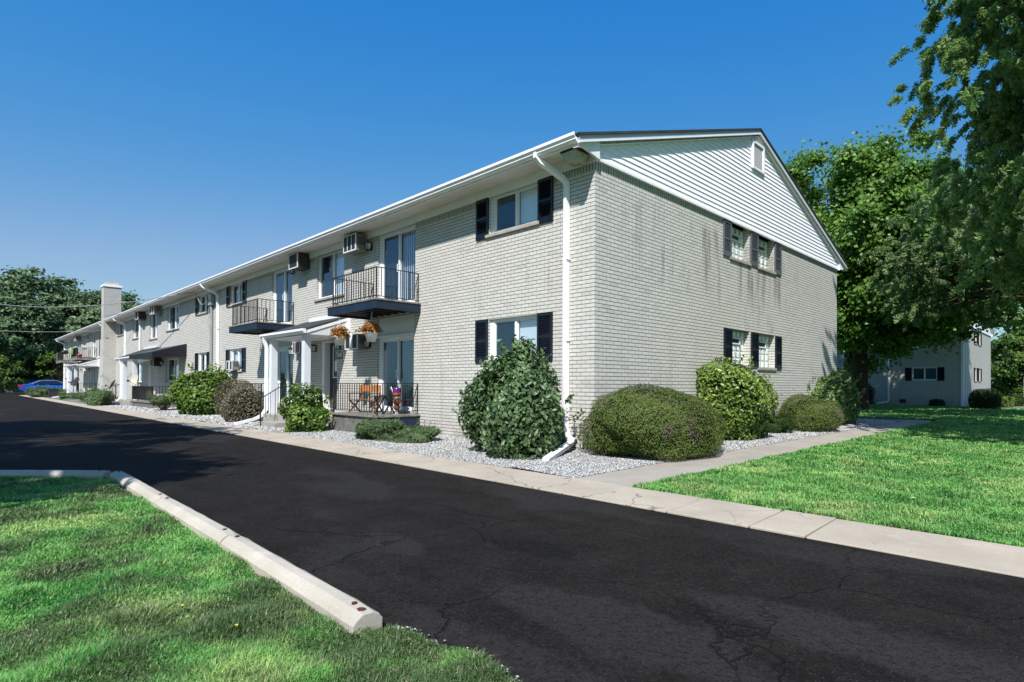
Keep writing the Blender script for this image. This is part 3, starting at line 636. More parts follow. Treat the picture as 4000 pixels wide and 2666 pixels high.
def downspout(bld, x, z1, z0=.12, ox=0, oy=0, kick='right', mat=None, out=.9, diag=None, pts=None):
    """K-style spout: gutter outlet, two elbows, vertical leg, kick-out at ground"""
    mat = mat or WHITE; m = MB(); y = oy-.055
    m.rtube([(x-.22, oy-.56, z1+.08), (x-.22, oy-.56, z1-.02), (x-.19, oy-.50, z1-.09), (x-.03, oy-.12, z1-.30), (x, y, z1-.38), (x, y, z0+.20)], .105, .075)
    o = m.build('downspout', mat, bld, bevel=.008)
    m = MB(); dx, dy = diag if diag else (.35, -1.0); L = out
    m.rtube(pts or [(x, y, z0+.20), (x, y-.02, z0+.10), (x+dx*.1, y-.10, z0+.03), (x+dx*L, y+dy*L, z0-.05)], .105, .075); m.build('outlet_elbow', mat, o, bevel=.008)
    for zz in (1.9, 3.3):
        m = MB(); m.box(x-.06, oy-.095, zz, x+.06, oy-.002, zz+.02); m.build('strap', mat, o)
    return o

def lamp(x, z, y=0, label='', T=None):
    r_ = empty('wall_lantern', (x, y, z), 0, label, 'wall lantern', 'black carriage lanterns on the brick walls')
    m = MB(); m.box(-.045, -.012, -.11, .045, 0, .09); m.tube([(0,-.01,.06),(0,-.05,.10),(0,-.09,.09)], .010, 6); m.build('back_plate', BLACKM, r_)
    m = MB(); c = -.09
    for (a, b) in ((-.045,-.045),(.045,-.045),(.045,.045),(-.045,.045)): m.tube([(a*.8, c+b*.8, -.10), (a*1.15, c+b*1.15, .06)], .007, 4)
    m.box(-.05, c-.05, -.115, .05, c+.05, -.098)
    m.add([(-.066,c-.066,.055),(.066,c-.066,.055),(.066,c+.066,.055),(-.066,c+.066,.055),(-.02,c-.02,.105),(.02,c-.02,.105),(.02,c+.02,.105),(-.02,c+.02,.105)], [(0,1,5,4),(1,2,6,5),(2,3,7,6),(3,0,4,7),(4,5,6,7),(3,2,1,0)])
    m.tube([(0,c,.10),(0,c,.135)], .009, 6); m.build('lantern_frame', BLACKM, r_)
    m = MB(); m.add([(-.034,c-.034,-.097),(.034,c-.034,-.097),(.034,c+.034,-.097),(-.034,c+.034,-.097),(-.047,c-.047,.055),(.047,c-.047,.055),(.047,c+.047,.055),(-.047,c+.047,.055)], [(0,1,5,4),(1,2,6,5),(2,3,7,6),(3,0,4,7)]); m.build('lantern_glass', LAMPG, r_)
    return r_
def ac_unit(x, z, w=.62, h=.40, d=.34, y=0, label='', style=0, body=None):
    r_ = empty('air_conditioner', (x, y, z), 0, label, 'air conditioner', 'through-wall air conditioners on the facade')
    m = MB(); m.box(-w/2, -d, 0, w/2, 0, h); m.build('case', body or ACBODY, r_, bevel=.012)
    m = MB(); e = -d-.012; t = .022
    m.box(-w/2-.005, e, -.005, w/2+.005, -d+.01, t); m.box(-w/2-.005, e, h-t, w/2+.005, -d+.01, h+.005); m.box(-w/2-.005, e, t, -w/2+t, -d+.01, h-t); m.box(w/2-t, e, t, w/2+.005, -d+.01, h-t)
    if style == 0:
        for xx in (-w/6, w/6): m.box(xx-.012, e, t, xx+.012, -d+.01, h-t)
    if style == 1: m.box(-.07, e, t, .07, -d+.01, h-t)
    m.build('front_frame', FRAME, r_)
    m = MB(); m.box(-w/2+t, -d-.002, t, w/2-t, -d+.004, h-t); n_ = 14
    for i in range(n_):
        zz = t+.01+(h-2*t-.02)*i/n_; m.box(-w/2+t+.004, -d-.008, zz, w/2-t-.004, -d-.002, zz+.008)
    m.build('grille', ACGRILL, r_)
    m = MB()
    for i in range(9): m.box(w/2-.001, -d+.05+i*.022, h*.35, w/2+.004, -d+.058+i*.022, h*.85)
    m.build('side_louvre', ACGRILL, r_)
    return r_
def railing(parent, path, z0, z1, sp=.105, post_idx=None, rad=.008, name='railing'):
    """iron railing along a polyline path [(x,y),...]"""
    m = MB()
    for (a, b) in zip(path[:-1], path[1:]):
        A = Vector((*a, 0)); B = Vector((*b, 0)); L = (B-A).length; n_ = max(1, round(L/sp)); dv = (B-A)/n_
        for zz, rr_ in ((z1, .030), (z0+.06, .020)): m.rtube([A+Vector((0,0,zz)), B+Vector((0,0,zz))], rr_, .012 if zz == z1 else .014)
        for i in range(1, n_): p = A+dv*i; m.tube([p+Vector((0,0,z0+.06)), p+Vector((0,0,z1))], rad, 4)
    m.build(name, IRON, parent)
    rl_ = [o for o in (parent.children if parent else []) if o.name.startswith(name)][-1]
    for p in path:
        m = MB(); m.box(p[0]-.014, p[1]-.014, z0-.02, p[0]+.014, p[1]+.014, z1+.012); m.build('post', IRON, rl_)
    return rl_
def balcony(bld, x0, x1, z=2.97, dep=1.08, fas=None, T=None, rail=True, oy=0):
    """slab with fascia boards, joists beneath and an iron railing; returns the slab part"""
    fas = fas or NAVYSLAB; y = oy
    m = MB(); m.box(x0, y-dep, z-.20, x1, y-dep+.04, z-.015); m.box(x0, y-dep+.04, z-.20, x0+.04, y-.002, z-.015); m.box(x1-.04, y-dep+.04, z-.20, x1, y-.002, z-.015)
    o = m.build('balcony', fas, bld, bevel=.005)
    m = MB(); n_ = int((dep)/.14)
    for i in range(n_+1): yy = y-dep-.02+i*.137; m.box(x0-.02, yy, z-.015, x1+.02, min(yy+.128, y-.002), z+.018)
    m.build('deck_board', WOODGREY, o)
    m = MB()
    xx = x0+.3
    while xx < x1-.1: m.box(xx, y-dep+.04, z-.16, xx+.045, y-.002, z-.016); xx += .33
    m.box(x0+.04, y-dep+.04, z-.03, x1-.04, y-.004, z-.016)
    m.build('joist', BLACKM, o)
    if rail:
        p = [(x0+.16, y-.01), (x0+.16, y-dep+.06), (x1-.10, y-dep+.06), (x1-.10, y-.01)]
        mm = MB()
        for (a, b) in zip(p[:-1], p[1:]):
            A = Vector((*a, 0)); B = Vector((*b, 0)); L = (B-A).length; n_ = max(1, round(L/.118)); dv = (B-A)/n_
            for zz, hh in ((z+.70, .016), (z+.08, .014)): mm.rtube([A+Vector((0,0,zz)), B+Vector((0,0,zz))], .026, hh)
            for i in range(0, n_+1): q = A+dv*i; wv_ = .014 if i in (0, n_) else .0085; mm.tube([q+Vector((0,0,z+(.0 if i in (0, n_) else .08))), q+Vector((0,0,z+.70))], wv_*1.2, 4)
        for s_, xe in ((1, p[0][0]), (1, p[3][0])): mm.tube([(xe, y-.13, z+.18), (xe, y-.02, z+.66)], .010, 4)
        mm.build('railing', IRON, o)
    return o

def building_shell(bld, L, W=11.82, ox=0, oy=0, fholes=(), gholes=(), brick=None, chim=None, ridge=7.36):
    """two-storey gabled block; street facade at y=oy from x=ox-L to ox; gable at x=ox"""
    brick = brick or BRICK; Tf, Tg = TF(ox, oy), TG(ox, oy); WT = 4.73; BT = 4.87
    def cut(hs_, a, b): return [h for h in hs_ if h[2] < b and h[3] > a]
    wall_with_holes(Tf, -L, 0, -.12, BT+.02, fholes, .09, 'wall', [brick, SOLDIER], bld)
    wall_with_holes(Tg, 0, W, -.12, BT+.05, gholes, .17, 'wall', [brick, SOLDIER], bld)
    m = MB(); m.quad((ox,oy+W,-.12),(ox-L,oy+W,-.12),(ox-L,oy+W,5.1),(ox,oy+W,5.1)); m.quad((ox-L,oy,-.12),(ox-L,oy+W,-.12),(ox-L,oy+W,5.1),(ox-L,oy,5.1)); m.add([(ox-L,oy,5.1),(ox-L,oy+W,5.1),(ox-L,oy+W/2,ridge-.03)],[(0,1,2)]); m.build('wall', brick, bld)
    # frieze, soffit, fascia
    def seg(f0):
        if not chim: f0(ox-L-.10, ox+.10); return
        f0(ox-L-.10, chim[0]-.02); f0(chim[1]+.02, ox+.10)
    def fr(a, b):
        m = MB(); m.box(a+(.10 if a < ox-L else 0), oy-.03, BT-.01, min(b, ox-.0), oy+.02, 5.06); m.build('frieze_board', WHITE, bld)
        m = MB(); m.add([(a,oy-.03,5.035),(b,oy-.03,5.035),(b,oy-.50,4.985),(a,oy-.50,4.985)], [(0,1,2,3)]); m.build('soffit', SOFFIT, bld)
        m = MB(); m.prism([(oy-.515,4.972),(oy-.515,5.065),(oy-.50,5.07),(oy-.48,5.07),(oy-.48,4.972)], 0, a, b); m.build('fascia', WHITE, bld)
        m = MB(); m.prism([(oy-.518,4.995),(oy-.565,4.995),(oy-.60,5.025),(oy-.600,5.050),(oy-.63,5.080),(oy-.63,5.128),(oy-.612,5.128),(oy-.612,5.09),(oy-.59,5.062),(oy-.518,5.062)], 0, a, b); m.build('gutter', WHITE, bld)
    seg(fr)
    m = MB(); m.prism([(oy+W+.50,4.99),(oy+W+.60,5.0),(oy+W+.63,5.11),(oy+W+.50,5.11)], 0, ox-L-.1, ox+.12); m.build('gutter', WHITE, bld)
    m = MB(); m.add([(ox-L,oy+W,5.03),(ox+.1,oy+W,5.03),(ox+.1,oy+W+.5,4.98),(ox-L,oy+W+.5,4.98)], [(0,1,2,3)]); m.build('soffit', SOFFIT, bld)
    # roof slopes
    ZE = 5.078
    sl = (ridge-ZE)/(W/2+.56); t = .036
    ye, yr, yb = oy-.56, oy+W/2, oy+W+.56
    def slope(a, b):
        m = MB(); m.prism([(ye,ZE),(yr,ridge),(yr,ridge+t),(ye-.02,ZE+t)], 0, a, b); return m
    m = slope(ox-L-.18, ox+.17) if not chim else None
    if chim:
        m = MB(); cy = oy+.24; zc = ZE+sl*(cy-ye)
        for a, b, y0 in ((ox-L-.18, chim[0], ye), (chim[1], ox+.17, ye), (chim[0], chim[1], cy)):
            z0_ = ZE+sl*(y0-ye); m.prism([(y0,z0_),(yr,ridge),(yr,ridge+t),(y0-.02,z0_+t)], 0, a, b)
    m.prism([(yb,ZE),(yr,ridge),(yr,ridge+t),(yb+.02,ZE+t)], 0, ox-L-.18, ox+.17)
    xx = 0
    m.build('roof', SHINGLE, bld)
    # rake trim on the gable
    RK = simple('rake_board_'+str(int(oy)), (.40,.46,.52), .5, .3, var=.06)
    m = MB()
    for sgn in (0, 1):
        def Y(y): return y if sgn == 0 else 2*yr-y
        for (o0, o1, x0, x1, mi) in ((-.005, .085, .115, .145, 0), (.085, .112, .100, .158, 1)):
            P = [(Y(ye+.02), ZE-o0+sl*.02), (yr, ridge-o0), (yr, ridge-o1), (Y(ye+.02), ZE-o1+sl*.02)]
            m.mi = mi; m.prism(P, 0, ox+x0, ox+x1)
        m.mi = 1; P = [(Y(ye+.02), ZE-.15), (yr, ridge-.14), (yr, ridge-.15), (Y(ye+.02), ZE-.16)]
        m.prism(P, 0, ox+.0, ox+.110)
        m.prism([(Y(ye+.07), 5.10), (Y(ye+.07), 4.975), (Y(oy-.0), 4.872), (Y(oy-.0), 5.25)], 0, ox+.055, ox+.098)
    m.build('rake_board', [RK, WHITE], bld)
    # clapboard siding as real lapped boards
    m = MB(); z = 4.915; pt = .0985
    def yl(zz): return max(oy-.02, ye+(zz-ZE+.07)/sl)
    while z < ridge-.09:
        z2 = min(z+pt, ridge-.08); a, b = yl(z), yl(z2); a2, b2 = 2*yr-a, 2*yr-b
        m.add([(ox+.052,a,z),(ox+.052,a2,z),(ox+.034,b2,z2),(ox+.034,b,z2),(ox+.030,a,z),(ox+.030,a2,z)], [(0,1,2,3),(4,5,1,0)])
        z += pt
    m.build('gable_siding', SIDING, bld)
    m = MB(); m.box(ox+.002, oy-.03, 4.872, ox+.060, oy+W+.03, 4.915); m.build('siding_trim', WHITE, bld)
    m = MB(); m.box(ox+.002, oy-.035, 4.86, ox+.068, oy+.05, 5.235); m.build('corner_board', WHITE, bld)
    m = MB(); m.box(ox+.002, oy+W-.05, 4.86, ox+.068, oy+W+.035, 5.235); m.build('corner_board', WHITE, bld)

def glass_block_window(bld, T, u0, u1, v0, v1, rec=.15):
    d0 = -rec; m = MB(T); nc, nr = 4, 5; cw, rh = (u1-u0)/nc, (v1-v0)/nr; g = .012; vr = 3
    for j in range(nr):
        for i in range(nc):
            if j == vr and i < 3: continue
            a, b, c, d = u0+i*cw+g, u0+(i+1)*cw-g, v0+j*rh+g, v0+(j+1)*rh-g; q = .022
            m.add([(a,d0-.01,c),(b,d0-.01,c),(b,d0-.01,d),(a,d0-.01,d),(a+q,d0+.006,c+q),(b-q,d0+.006,c+q),(b-q,d0+.006,d-q),(a+q,d0+.006,d-q)], [(0,1,5,4),(1,2,6,5),(2,3,7,6),(3,0,4,7),(4,5,6,7)])
    w_ = m.build('window', GBLOCK, bld)
    m = MB(T); m.quad((u0,d0-.008,v0),(u1,d0-.008,v0),(u1,d0-.008,v1),(u0,d0-.008,v1)); m.build('mortar', simple('block_mortar', (.60,.63,.60), .8, .2) if 'block_mortar' not in bpy.data.materials else bpy.data.materials['block_mortar'], w_)
    a, b, c, d = u0+.01, u0+3*cw-.01, v0+vr*rh+.004, v0+(vr+1)*rh-.004
    m = MB(T); t = .028
    m.box(a, d0, c, b, d0+.03, c+t); m.box(a, d0, d-t, b, d0+.03, d); m.box(a, d0, c+t, a+t, d0+.03, d-t); m.box(b-t, d0, c+t, b, d0+.03, d-t); fr = m.build('vent_frame', FRAME, w_)
    m = MB(T); m.quad((a+t,d0+.006,c+t),(b-t,d0+.006,c+t),(b-t,d0+.006,d-t),(a+t,d0+.006,d-t)); m.build('vent_pane', pane_mat('hopper_pane', (.03,.04,.045), .08, .95) if 'hopper_pane' not in bpy.data.materials else bpy.data.materials['hopper_pane'], w_)
    m = MB(T); m.box(u0-.07, -rec, v0-.058, u1+.05, .04, v0-.002); m.build('sill', SILL, w_)
    return w_

# ================================================================== MAIN BUILDING
A = empty('apartment_building', (0, 0, 0), 0, 'long two-storey grey painted-brick apartment building with white siding gable and navy shutters', 'apartment building')
TFm, TGm = TF(), TG()
H = []            # facade holes (u0,u1,v0,v1[,depth])
W_up = [(-2.80,-1.37),(-18.43,-17.05),(-22.55,-21.25)]; W_lo = [(-2.80,-1.37),(-18.43,-17.05),(-22.55,-21.25)]
for a, b in W_up: H.append((a, b, 4.12, 4.89))
for a, b in W_lo: H.append((a, b, 1.63, 2.43))
SDU = [(-7.22,-5.50),(-14.25,-12.57)]; SDL = [(-7.22,-5.53),(-13.86,-12.57)]
for a, b in SDU: H.append((a, b, 3.00, 4.89, .12))
H.append((-7.22,-5.53,.48,2.77,.12)); H.append((-13.86,-12.45,.50,2.62,.12))
BIG = [(-10.80,-9.05,3.60),(-27.9,-25.65,3.72),(-31.5,-29.8,3.48),(-35.65,-33.7,3.72),(-40.15,-38.2,4.13)]
for a, b, c in BIG: H.append((a, b, c, 4.89))
H.append((-10.26,-9.42,.45,2.36,.16))                        # entry 5690
LOW2 = [(-28.05,-25.7,1.22,2.34),(-35.5,-33.2,1.2,2.34)]
for h in LOW2: H.append(h)
H.append((-31.3,-30.5,.42,2.34,.16))
FARW = [(-63.9,-61.7,4.12,4.89),(-54.0,-52.45,3.9,4.89),(-63.9,-61.7,1.6,2.4)]
for h in FARW: H.append(h)
FARD = [(-57.4,-55.9,3.0,4.89),(-49.6,-48.2,3.0,4.89),(-57.4,-55.9,.5,2.4),(-49.6,-48.2,.5,2.4)]
for h in FARD: H.append((*h, .12))
H.append((-53.3,-52.4,.45,2.36,.16))
GH = [(4.70,5.62,4.08,4.92),(6.12,7.04,4.08,4.92),(4.74,5.66,1.63,2.44),(6.14,7.09,1.60,2.44)]
CHX = (-41.30,-40.45)
building_shell(A, 65, fholes=H, gholes=GH, chim=CHX)
for i, (a, b) in enumerate(W_up):
    window(A, TFm, a, b, 4.12, 4.885, T_left=.13 if i == 0 else .10)
    shutter(A, TFm, a-.39, a-.005, 4.06, 4.865); shutter(A, TFm, b+.005, b+.39, 4.06, 4.865)
for i, (a, b) in enumerate(W_lo):
    window(A, TFm, a, b, 1.63, 2.43, T_left=.13 if i == 0 else .10, left='dark' if i != 1 else 'blind')
    shutter(A, TFm, a-.39, a-.005, 1.58, 2.44); shutter(A, TFm, b+.005, b+.39, 1.58, 2.44)
for i, (a, b) in enumerate(SDU): sliding_door(A, TFm, a, b, 3.0, 4.885, right='vblind', left='drape')
sliding_door(A, TFm, -7.22, -5.53, .48, 2.30, panel_top=2.77, left='drape', right='drape')
sliding_door(A, TFm, -13.86, -12.45, .50, 2.30, panel_top=2.62, left='drape', right='vblind')
for i, (a, b, c) in enumerate(BIG): window(A, TFm, a, b, c, 4.885, left='dark' if i else 'dark', right='vblind' if i in (0, 1) else 'blind' if i == 2 else 'drape', rec=.12, T_left=.06)
for a, b, c, d in LOW2: window(A, TFm, a, b, c, d, right='vblind', rec=.12)
for a, b, c, d in FARW: window(A, TFm, a, b, c, min(d, 4.885), right='vblind')
for a, b, c, d in FARD: sliding_door(A, TFm, a, b, c, min(d, 4.885))
# gable glass block windows, faded shutters above, dark ones below
for i, (a, b, c, d) in enumerate(GH): glass_block_window(A, TGm, a, b, c, min(d, 4.872))
for (a, b, c, d, mt) in ((4.33,4.695,4.06,4.868,SHGREY),(5.67,6.07,4.05,4.868,SHGREY),(7.05,7.44,4.05,4.868,SHGREY),(4.37,4.735,1.60,2.44,NAVY),(5.72,6.10,1.60,2.44,NAVY),(7.10,7.47,1.58,2.44,NAVY)): shutter(A, TGm, a, b, c, d, mt)
# louvred gable vent
m = MB(TGm); a, b, c, d = 5.63, 6.27, 6.38, 7.06
m.box(a, .05, c, a+.06, .10, d); m.box(b-.06, .05, c, b, .10, d); m.box(a+.06, .05, c, b-.06, .10, c+.06); m.box(a+.06, .05, d-.06, b-.06, .10, d); gv = m.build('gable_vent', WHITE, A)
m = MB(TGm); zz = c+.07
while zz < d-.09: m.add([(a+.06,.072,zz),(b-.06,.072,zz),(b-.06,.062,zz+.026),(a+.06,.062,zz+.026)], [(0,1,2,3)]); zz += .042
m.build('slat', WHITE, gv)
m = MB(TGm); m.quad((a+.06,.056,c+.06),(b-.06,.056,c+.06),(b-.06,.056,d-.06),(a+.06,.056,d-.06)); m.build('vent_screen', BLACKM, gv)
# chimney through the eave
m = MB(); m.box(CHX[0], -.64, -.1, CHX[1], .22, 7.22); ch = m.build('chimney', BRICK, A)
m = MB(); m.box(CHX[0]-.05, -.69, 7.22, CHX[1]+.05, .27, 7.36); m.build('cap', WHITE, ch, bevel=.01)
m = MB(); m.box(CHX[0]+.12, -.52, 7.36, CHX[1]-.12, .10, 7.54); m.build('flue', simple('flue_clay', (.50,.44,.30), .85, .1), ch)
# downspouts
downspout(A, -.61, 5.0, kick='right', z0=.16, pts=[(-.60,-.06,.36),(-.52,-.10,.26),(-.36,-.16,.215),(-.20,-.36,.19),(.30,-1.40,.055)])
downspout(A, -19.75, 5.0, diag=(.4,-1), out=.8)
downspout(A, -37.5, 5.0, diag=(.4,-1), out=.8)
downspout(A, -42.2, 5.0, diag=(.4,-1), out=.6)
downspout(A, -64.2, 5.0, diag=(.4,-1), out=.6)
m = MB(); m.tube([(-20.55,-.06,.3),(-20.55,-.06,4.35)], .055, 8); m.box(-20.75,-.14,4.3,-20.35,-.02,4.78); m.build('conduit', GREYMETAL, A)
m = MB(); m.tube([(-33.45,-.06,2.7),(-33.45,-.06,4.45),(-33.45,-.06,5.2)], .045, 8); m.build('service_mast', WHITE, A)

# ---- balconies, patio, porches
balcony(A, -7.58, -5.25); balcony(A, -14.80, -12.33)
balcony(A, -50.6, -47.6, fas=WOODGREY); balcony(A, -59.2, -56.0, fas=WOODGREY)
def patio(x0, x1, zt, dep, rail=True, side=None):
    m = MB(); m.box(x0+.03, -dep+.03, -.05, x1-.03, 0, zt-.035); o = m.build('patio', simple('whitewashed_plank', (.15,.145,.135), .85, .15, var=.35, scale=5, dirt=.8) if 'whitewashed_plank' not in bpy.data.materials else bpy.data.materials['whitewashed_plank'], A)
    m = MB(); m.box(x1-.03, -dep+.06, -.05, x1-.005, -.01, zt-.06); m.build('side_skirt', NAVYSLAB if side else WOODGREY, o)
    m = MB(); n_ = int(dep/.14)
    for i in range(n_+1): yy = -dep-.02+i*.14; m.box(x0, yy, zt-.034, x1+.02, min(yy+.132, -.002), zt)
    m.build('deck_board', WOODGREY, o)
    if rail:
        p = [(x0+.02, -dep+.06), (x1-.10, -dep+.06), (x1-.10, -.01)]; mm = MB(); z = zt
        for (a, b) in zip(p[:-1], p[1:]):
            A_ = Vector((*a, 0)); B = Vector((*b, 0)); L = (B-A_).length; n_ = max(1, round(L/.118)); dv = (B-A_)/n_
            for zz, hh in ((z+.70, .016), (z+.08, .014)): mm.rtube([A_+Vector((0,0,zz)), B+Vector((0,0,zz))], .026, hh)
            for i in range(0, n_+1): q = A_+dv*i; e = i in (0, n_); mm.tube([q+Vector((0,0,z+(-.02 if e else .08))), q+Vector((0,0,z+.70))], .017 if e else .0105, 4)
        mm.tube([(p[2][0], -.16, z+.16), (p[2][0], -.02, z+.66)], .010, 4)
        mm.build('railing', IRON, o)
    return o
patio(-7.45, -5.25, .46, 1.04, side=True)
m = MB(); m.box(-5.6, -.62, -.02, -5.05, -.05, .10); m.build('threshold_stone', CONC, A, bevel=.01)
patio(-14.6, -12.2, .44, 1.0); patio(-50.3, -47.6, .44, 1.0); patio(-28.9, -24.6, .30, 1.2)
def porch(x0, x1, px, dep=1.12, awn=None, zt=2.93, zb=2.50, stoop=True, sx=1.35, hx=1.35):
    """lean-to entry canopy with boxed posts; x0..x1 along the facade"""
    m = MB(); t = .05
    m.prism([(0, zt), (-dep, zb), (-dep-.03, zb), (-dep-.03, zb+t), (0, zt+t)], 0, x0, x1); o = m.build('porch_canopy', SHINGLE, A)
    for xe in (x1-.04, x0):
        m = MB(); m.prism([(-.0, zt-.002), (-dep+.02, zb-.002), (-dep+.02, zb-.10), (0, zb-.10)], 0, xe, xe+.04); m.build('side_panel', PANEL, o)
    m = MB(); m.prism([(0.,zt-.003),(-dep,zb-.003),(-dep,zb-.075),(0,zt-.075)], 0, x1+.0, x1+.02); m.box(x1-.02, -.10, zb-.12, x1+.022, -.0, zt-.07); m.box(x0, -dep-.02, zb-.09, x1, -dep+.0, zb-.003); m.build('trim', WHITE, o)
    m = MB(); m.prism([(-dep-.021,zb-.075),(-dep-.07,zb-.07),(-dep-.11,zb-.02),(-dep-.11,zb+.035),(-dep-.021,zb+.035)], 0, x0-.03, x1+.03); m.build('gutter', WHITE, o)
    m = MB(); m.box(x0+.04, -dep+.02, zb-.115, x1-.04, -.0, zb-.10); m.build('ceiling', WHITE, o)
    m = MB(); m.box(x0+.4, -.045, zt+.03, x1-.15, -.0, zt+.13); m.build('flashing', FRAME, o)
    for xx in px:
        m = MB(); w_ = .085; m.box(xx-w_, -dep+.06, .28, xx+w_, -dep+.06+2*w_, zb-.115); m.build('post', BLUEW, o, bevel=.008)
    m = MB(); xx = px[0]-.16; m.rtube([(xx, -dep-.05, zb-.05), (xx, -dep-.02, zb-.2), (xx, -dep+.02, zb-.35), (xx, -dep+.02, .42), (xx+.03, -dep-.08, .26), (xx+.12, -dep-.3, .16), (xx+.32, -dep-.85, .05)], .09, .07); m.build('downspout', WHITE, o, bevel=.006)
    if stoop:
        m = MB(); m.box(x0+.1, -dep-.08, -.05, x1-.25, 0, .30); st = m.build('stoop', CONC, A, bevel=.012)
        m = MB(); m.box(x0+sx, -dep-.50, -.05, x0+sx+.95, -dep-.082, .15); m.build('step', CONC, st, bevel=.012)
        m = MB()
        pts = [(x0+hx, -dep-.52, .75), (x0+hx, -dep-.06, 1.05), (x0+hx, -.9, 1.08)]
        m.tube(pts, .014, 6); m.tube([(x0+hx, -dep-.52, 0), (x0+hx, -dep-.52, .80)], .018, 6); m.tube([(x0+hx, -dep-.03, .3), (x0+hx, -dep-.03, 1.14)], .018, 6)
        for k in range(3): yy = -dep-.40+k*.12; m.tube([(x0+hx, yy, .25), (x0+hx, yy, .83+k*.078)], .007, 4)
        m.lathe([(.0,.03),(.02,.02),(.024,0),(.015,-.02)], (x0+hx,-dep-.03,1.14), 8)
        m.build('handrail', IRON, st)
    return o
porch(-11.60, -8.69, (-11.28, -9.05))
porch(-32.9, -29.0, (-31.75, -29.3), zt=2.95, zb=2.42, sx=.2, hx=.0)
porch(-52.9, -46.5, (-51.6, -48.9), zt=2.85, zb=2.42, stoop=False)
# dark awning joined to the second porch
m = MB(); m.prism([(0,2.93),(-1.25,2.50),(-1.25,2.46),(-.0,2.90)], 0, -29.0, -24.35); aw = m.build('awning', NAVY, A)
m = MB(); m.prism([(0,2.93),(-1.25,2.50),(-1.25,2.29),(-.0,2.36)], 0, -24.37, -24.33); m.build('awning_side', NAVY, aw)
m = MB(); n_ = 14
for i in range(n_):
    a = -29.0+(4.63)*i/n_; b = a+4.63/n_; mid = (a+b)/2
    m.add([(a,-1.26,2.50),(b,-1.26,2.50),(b,-1.26,2.33),(mid+.1,-1.26,2.29),(mid-.1,-1.26,2.29),(a,-1.26,2.33)], [(0,1,2,3,4,5)])
m.build('valance', NAVY, aw)
# entry doors
def entry_door(x0, x1, z0, z1, rec=.15, win_=True):
    T = TFm; m = MB(T); d0 = -rec
    m.box(x0+.08, d0-.03, z0+.02, x1, d0+.012, z1-.05); o = m.build('entry_door', simple('black_door_paint', (.014,.015,.018), .35, .5) if 'black_door_paint' not in bpy.data.materials else bpy.data.materials['black_door_paint'], A)
    m = MB(T); m.box(x0, d0-.04, z0, x0+.08, .02, z1); m.box(x0-.04, .003, z0, x0+.005, .03, z1+.0); m.box(x0+.08, d0-.04, z1-.05, x1, .0, z1); m.build('door_frame', FRAME, o)
    m = MB(T); a, b, c, d = x0+.30, x1-.06, z0+.86, z1-.14; t = .035
    m.box(a, d0+.01, c, b, d0+.03, c+t); m.box(a, d0+.01, d-t, b, d0+.03, d); m.box(a, d0+.01, c+t, a+t, d0+.03, d-t); m.box(b-t, d0+.01, c+t, b, d0+.03, d-t); m.build('lite_frame', FRAME, o)
    m = MB(T); m.quad((a+t,d0+.016,c+t),(b-t,d0+.016,c+t),(b-t,d0+.016,d-t),(a+t,d0+.016,d-t)); m.build('door_pane', pane_mat('door_pane', (.02,.022,.028), .06, 1) if 'door_pane' not in bpy.data.materials else bpy.data.materials['door_pane'], o)
    m = MB(T); m.tube([(x0+.15, d0+.012, z0+.92), (x0+.15, d0+.06, z0+.92), (x0+.21, d0+.06, z0+.92)], .013, 6); m.build('handle', GREYMETAL, o)
    return o
dr = entry_door(-10.26, -9.42, .45, 2.36)
m = MB(TFm); m.box(-9.86, -.132, 1.50, -9.68, -.130, 1.80); tag(m.build('notice', FRAME), 'small white paper notice taped inside the glass of the entry door', 'notice')
entry_door(-31.3, -30.5, .42, 2.34); entry_door(-53.3, -52.4, .45, 2.36)

# ---- wall fixtures (things of their own)
lamp(-7.54, 4.65, label='black carriage lantern upstairs beside the near balcony door')
lamp(-12.42, 4.66, label='black carriage lantern upstairs right of the farther balcony door')
lamp(-7.58, 2.18, label='black lantern downstairs between the air conditioner and the patio door')
lamp(-9.24, 2.19, label='black lantern directly above the house number plaque')
lamp(-10.78, 2.18, label='black lantern left of the black entry door under the near canopy')
lamp(-12.40, 2.16, label='black lantern right of the ground-floor sliding door under the white canopy')
lamp(-28.5, 2.16, label='black lantern on dark-awning porch wall, right one of its pair')
lamp(-30.0, 2.16, label='black lantern on dark-awning porch wall, beside the white door frame')
lamp(-51.3, 4.65, label='black lantern upstairs on the farthest wing beside a window')
lamp(-50.3, 2.16, label='black lantern under the farthest porch canopy, rightmost one')
lamp(-54.2, 2.16, label='black lantern under the farthest porch canopy, near the farthest door')
ac_unit(-8.05, 4.53, .66, .42, .33, label='beige air conditioner high under the eave beside the near balcony', style=0)
ac_unit(-11.55, 4.56, .62, .42, .36, label='dark-cased air conditioner with white front rim high under the eave', style=2, body=simple('dark_ac_case', (.045,.042,.04), .5, .3))
ac_unit(-7.98, 2.03, .66, .38, .30, label='air conditioner with white centre panel low beside the patio lantern', style=1)
ac_unit(-11.85, 2.06, .50, .36, .14, label='small flat air conditioner grille behind the right canopy post', style=0)
ac_unit(-29.15, 4.60, .80, .42, .36, label='white-framed air conditioner under the eave left of the wide upstairs window', style=1)
ac_unit(-32.6, 4.58, .62, .42, .36, label='dark air conditioner under the eave beside the white service mast', style=2, body=bpy.data.materials['dark_ac_case'])
ac_unit(-29.2, 2.0, .72, .40, .34, label='dark air conditioner beneath the navy awning', style=0, body=bpy.data.materials['dark_ac_case'])
ac_unit(-55.2, 4.50, .62, .42, .36, label='beige air conditioner on the farthest wing under the eave')
r_ = ac_unit(-17.72, 1.64, .62, .34, .22, label='window air conditioner with white accordion fill set on a ground-floor sill', style=1)
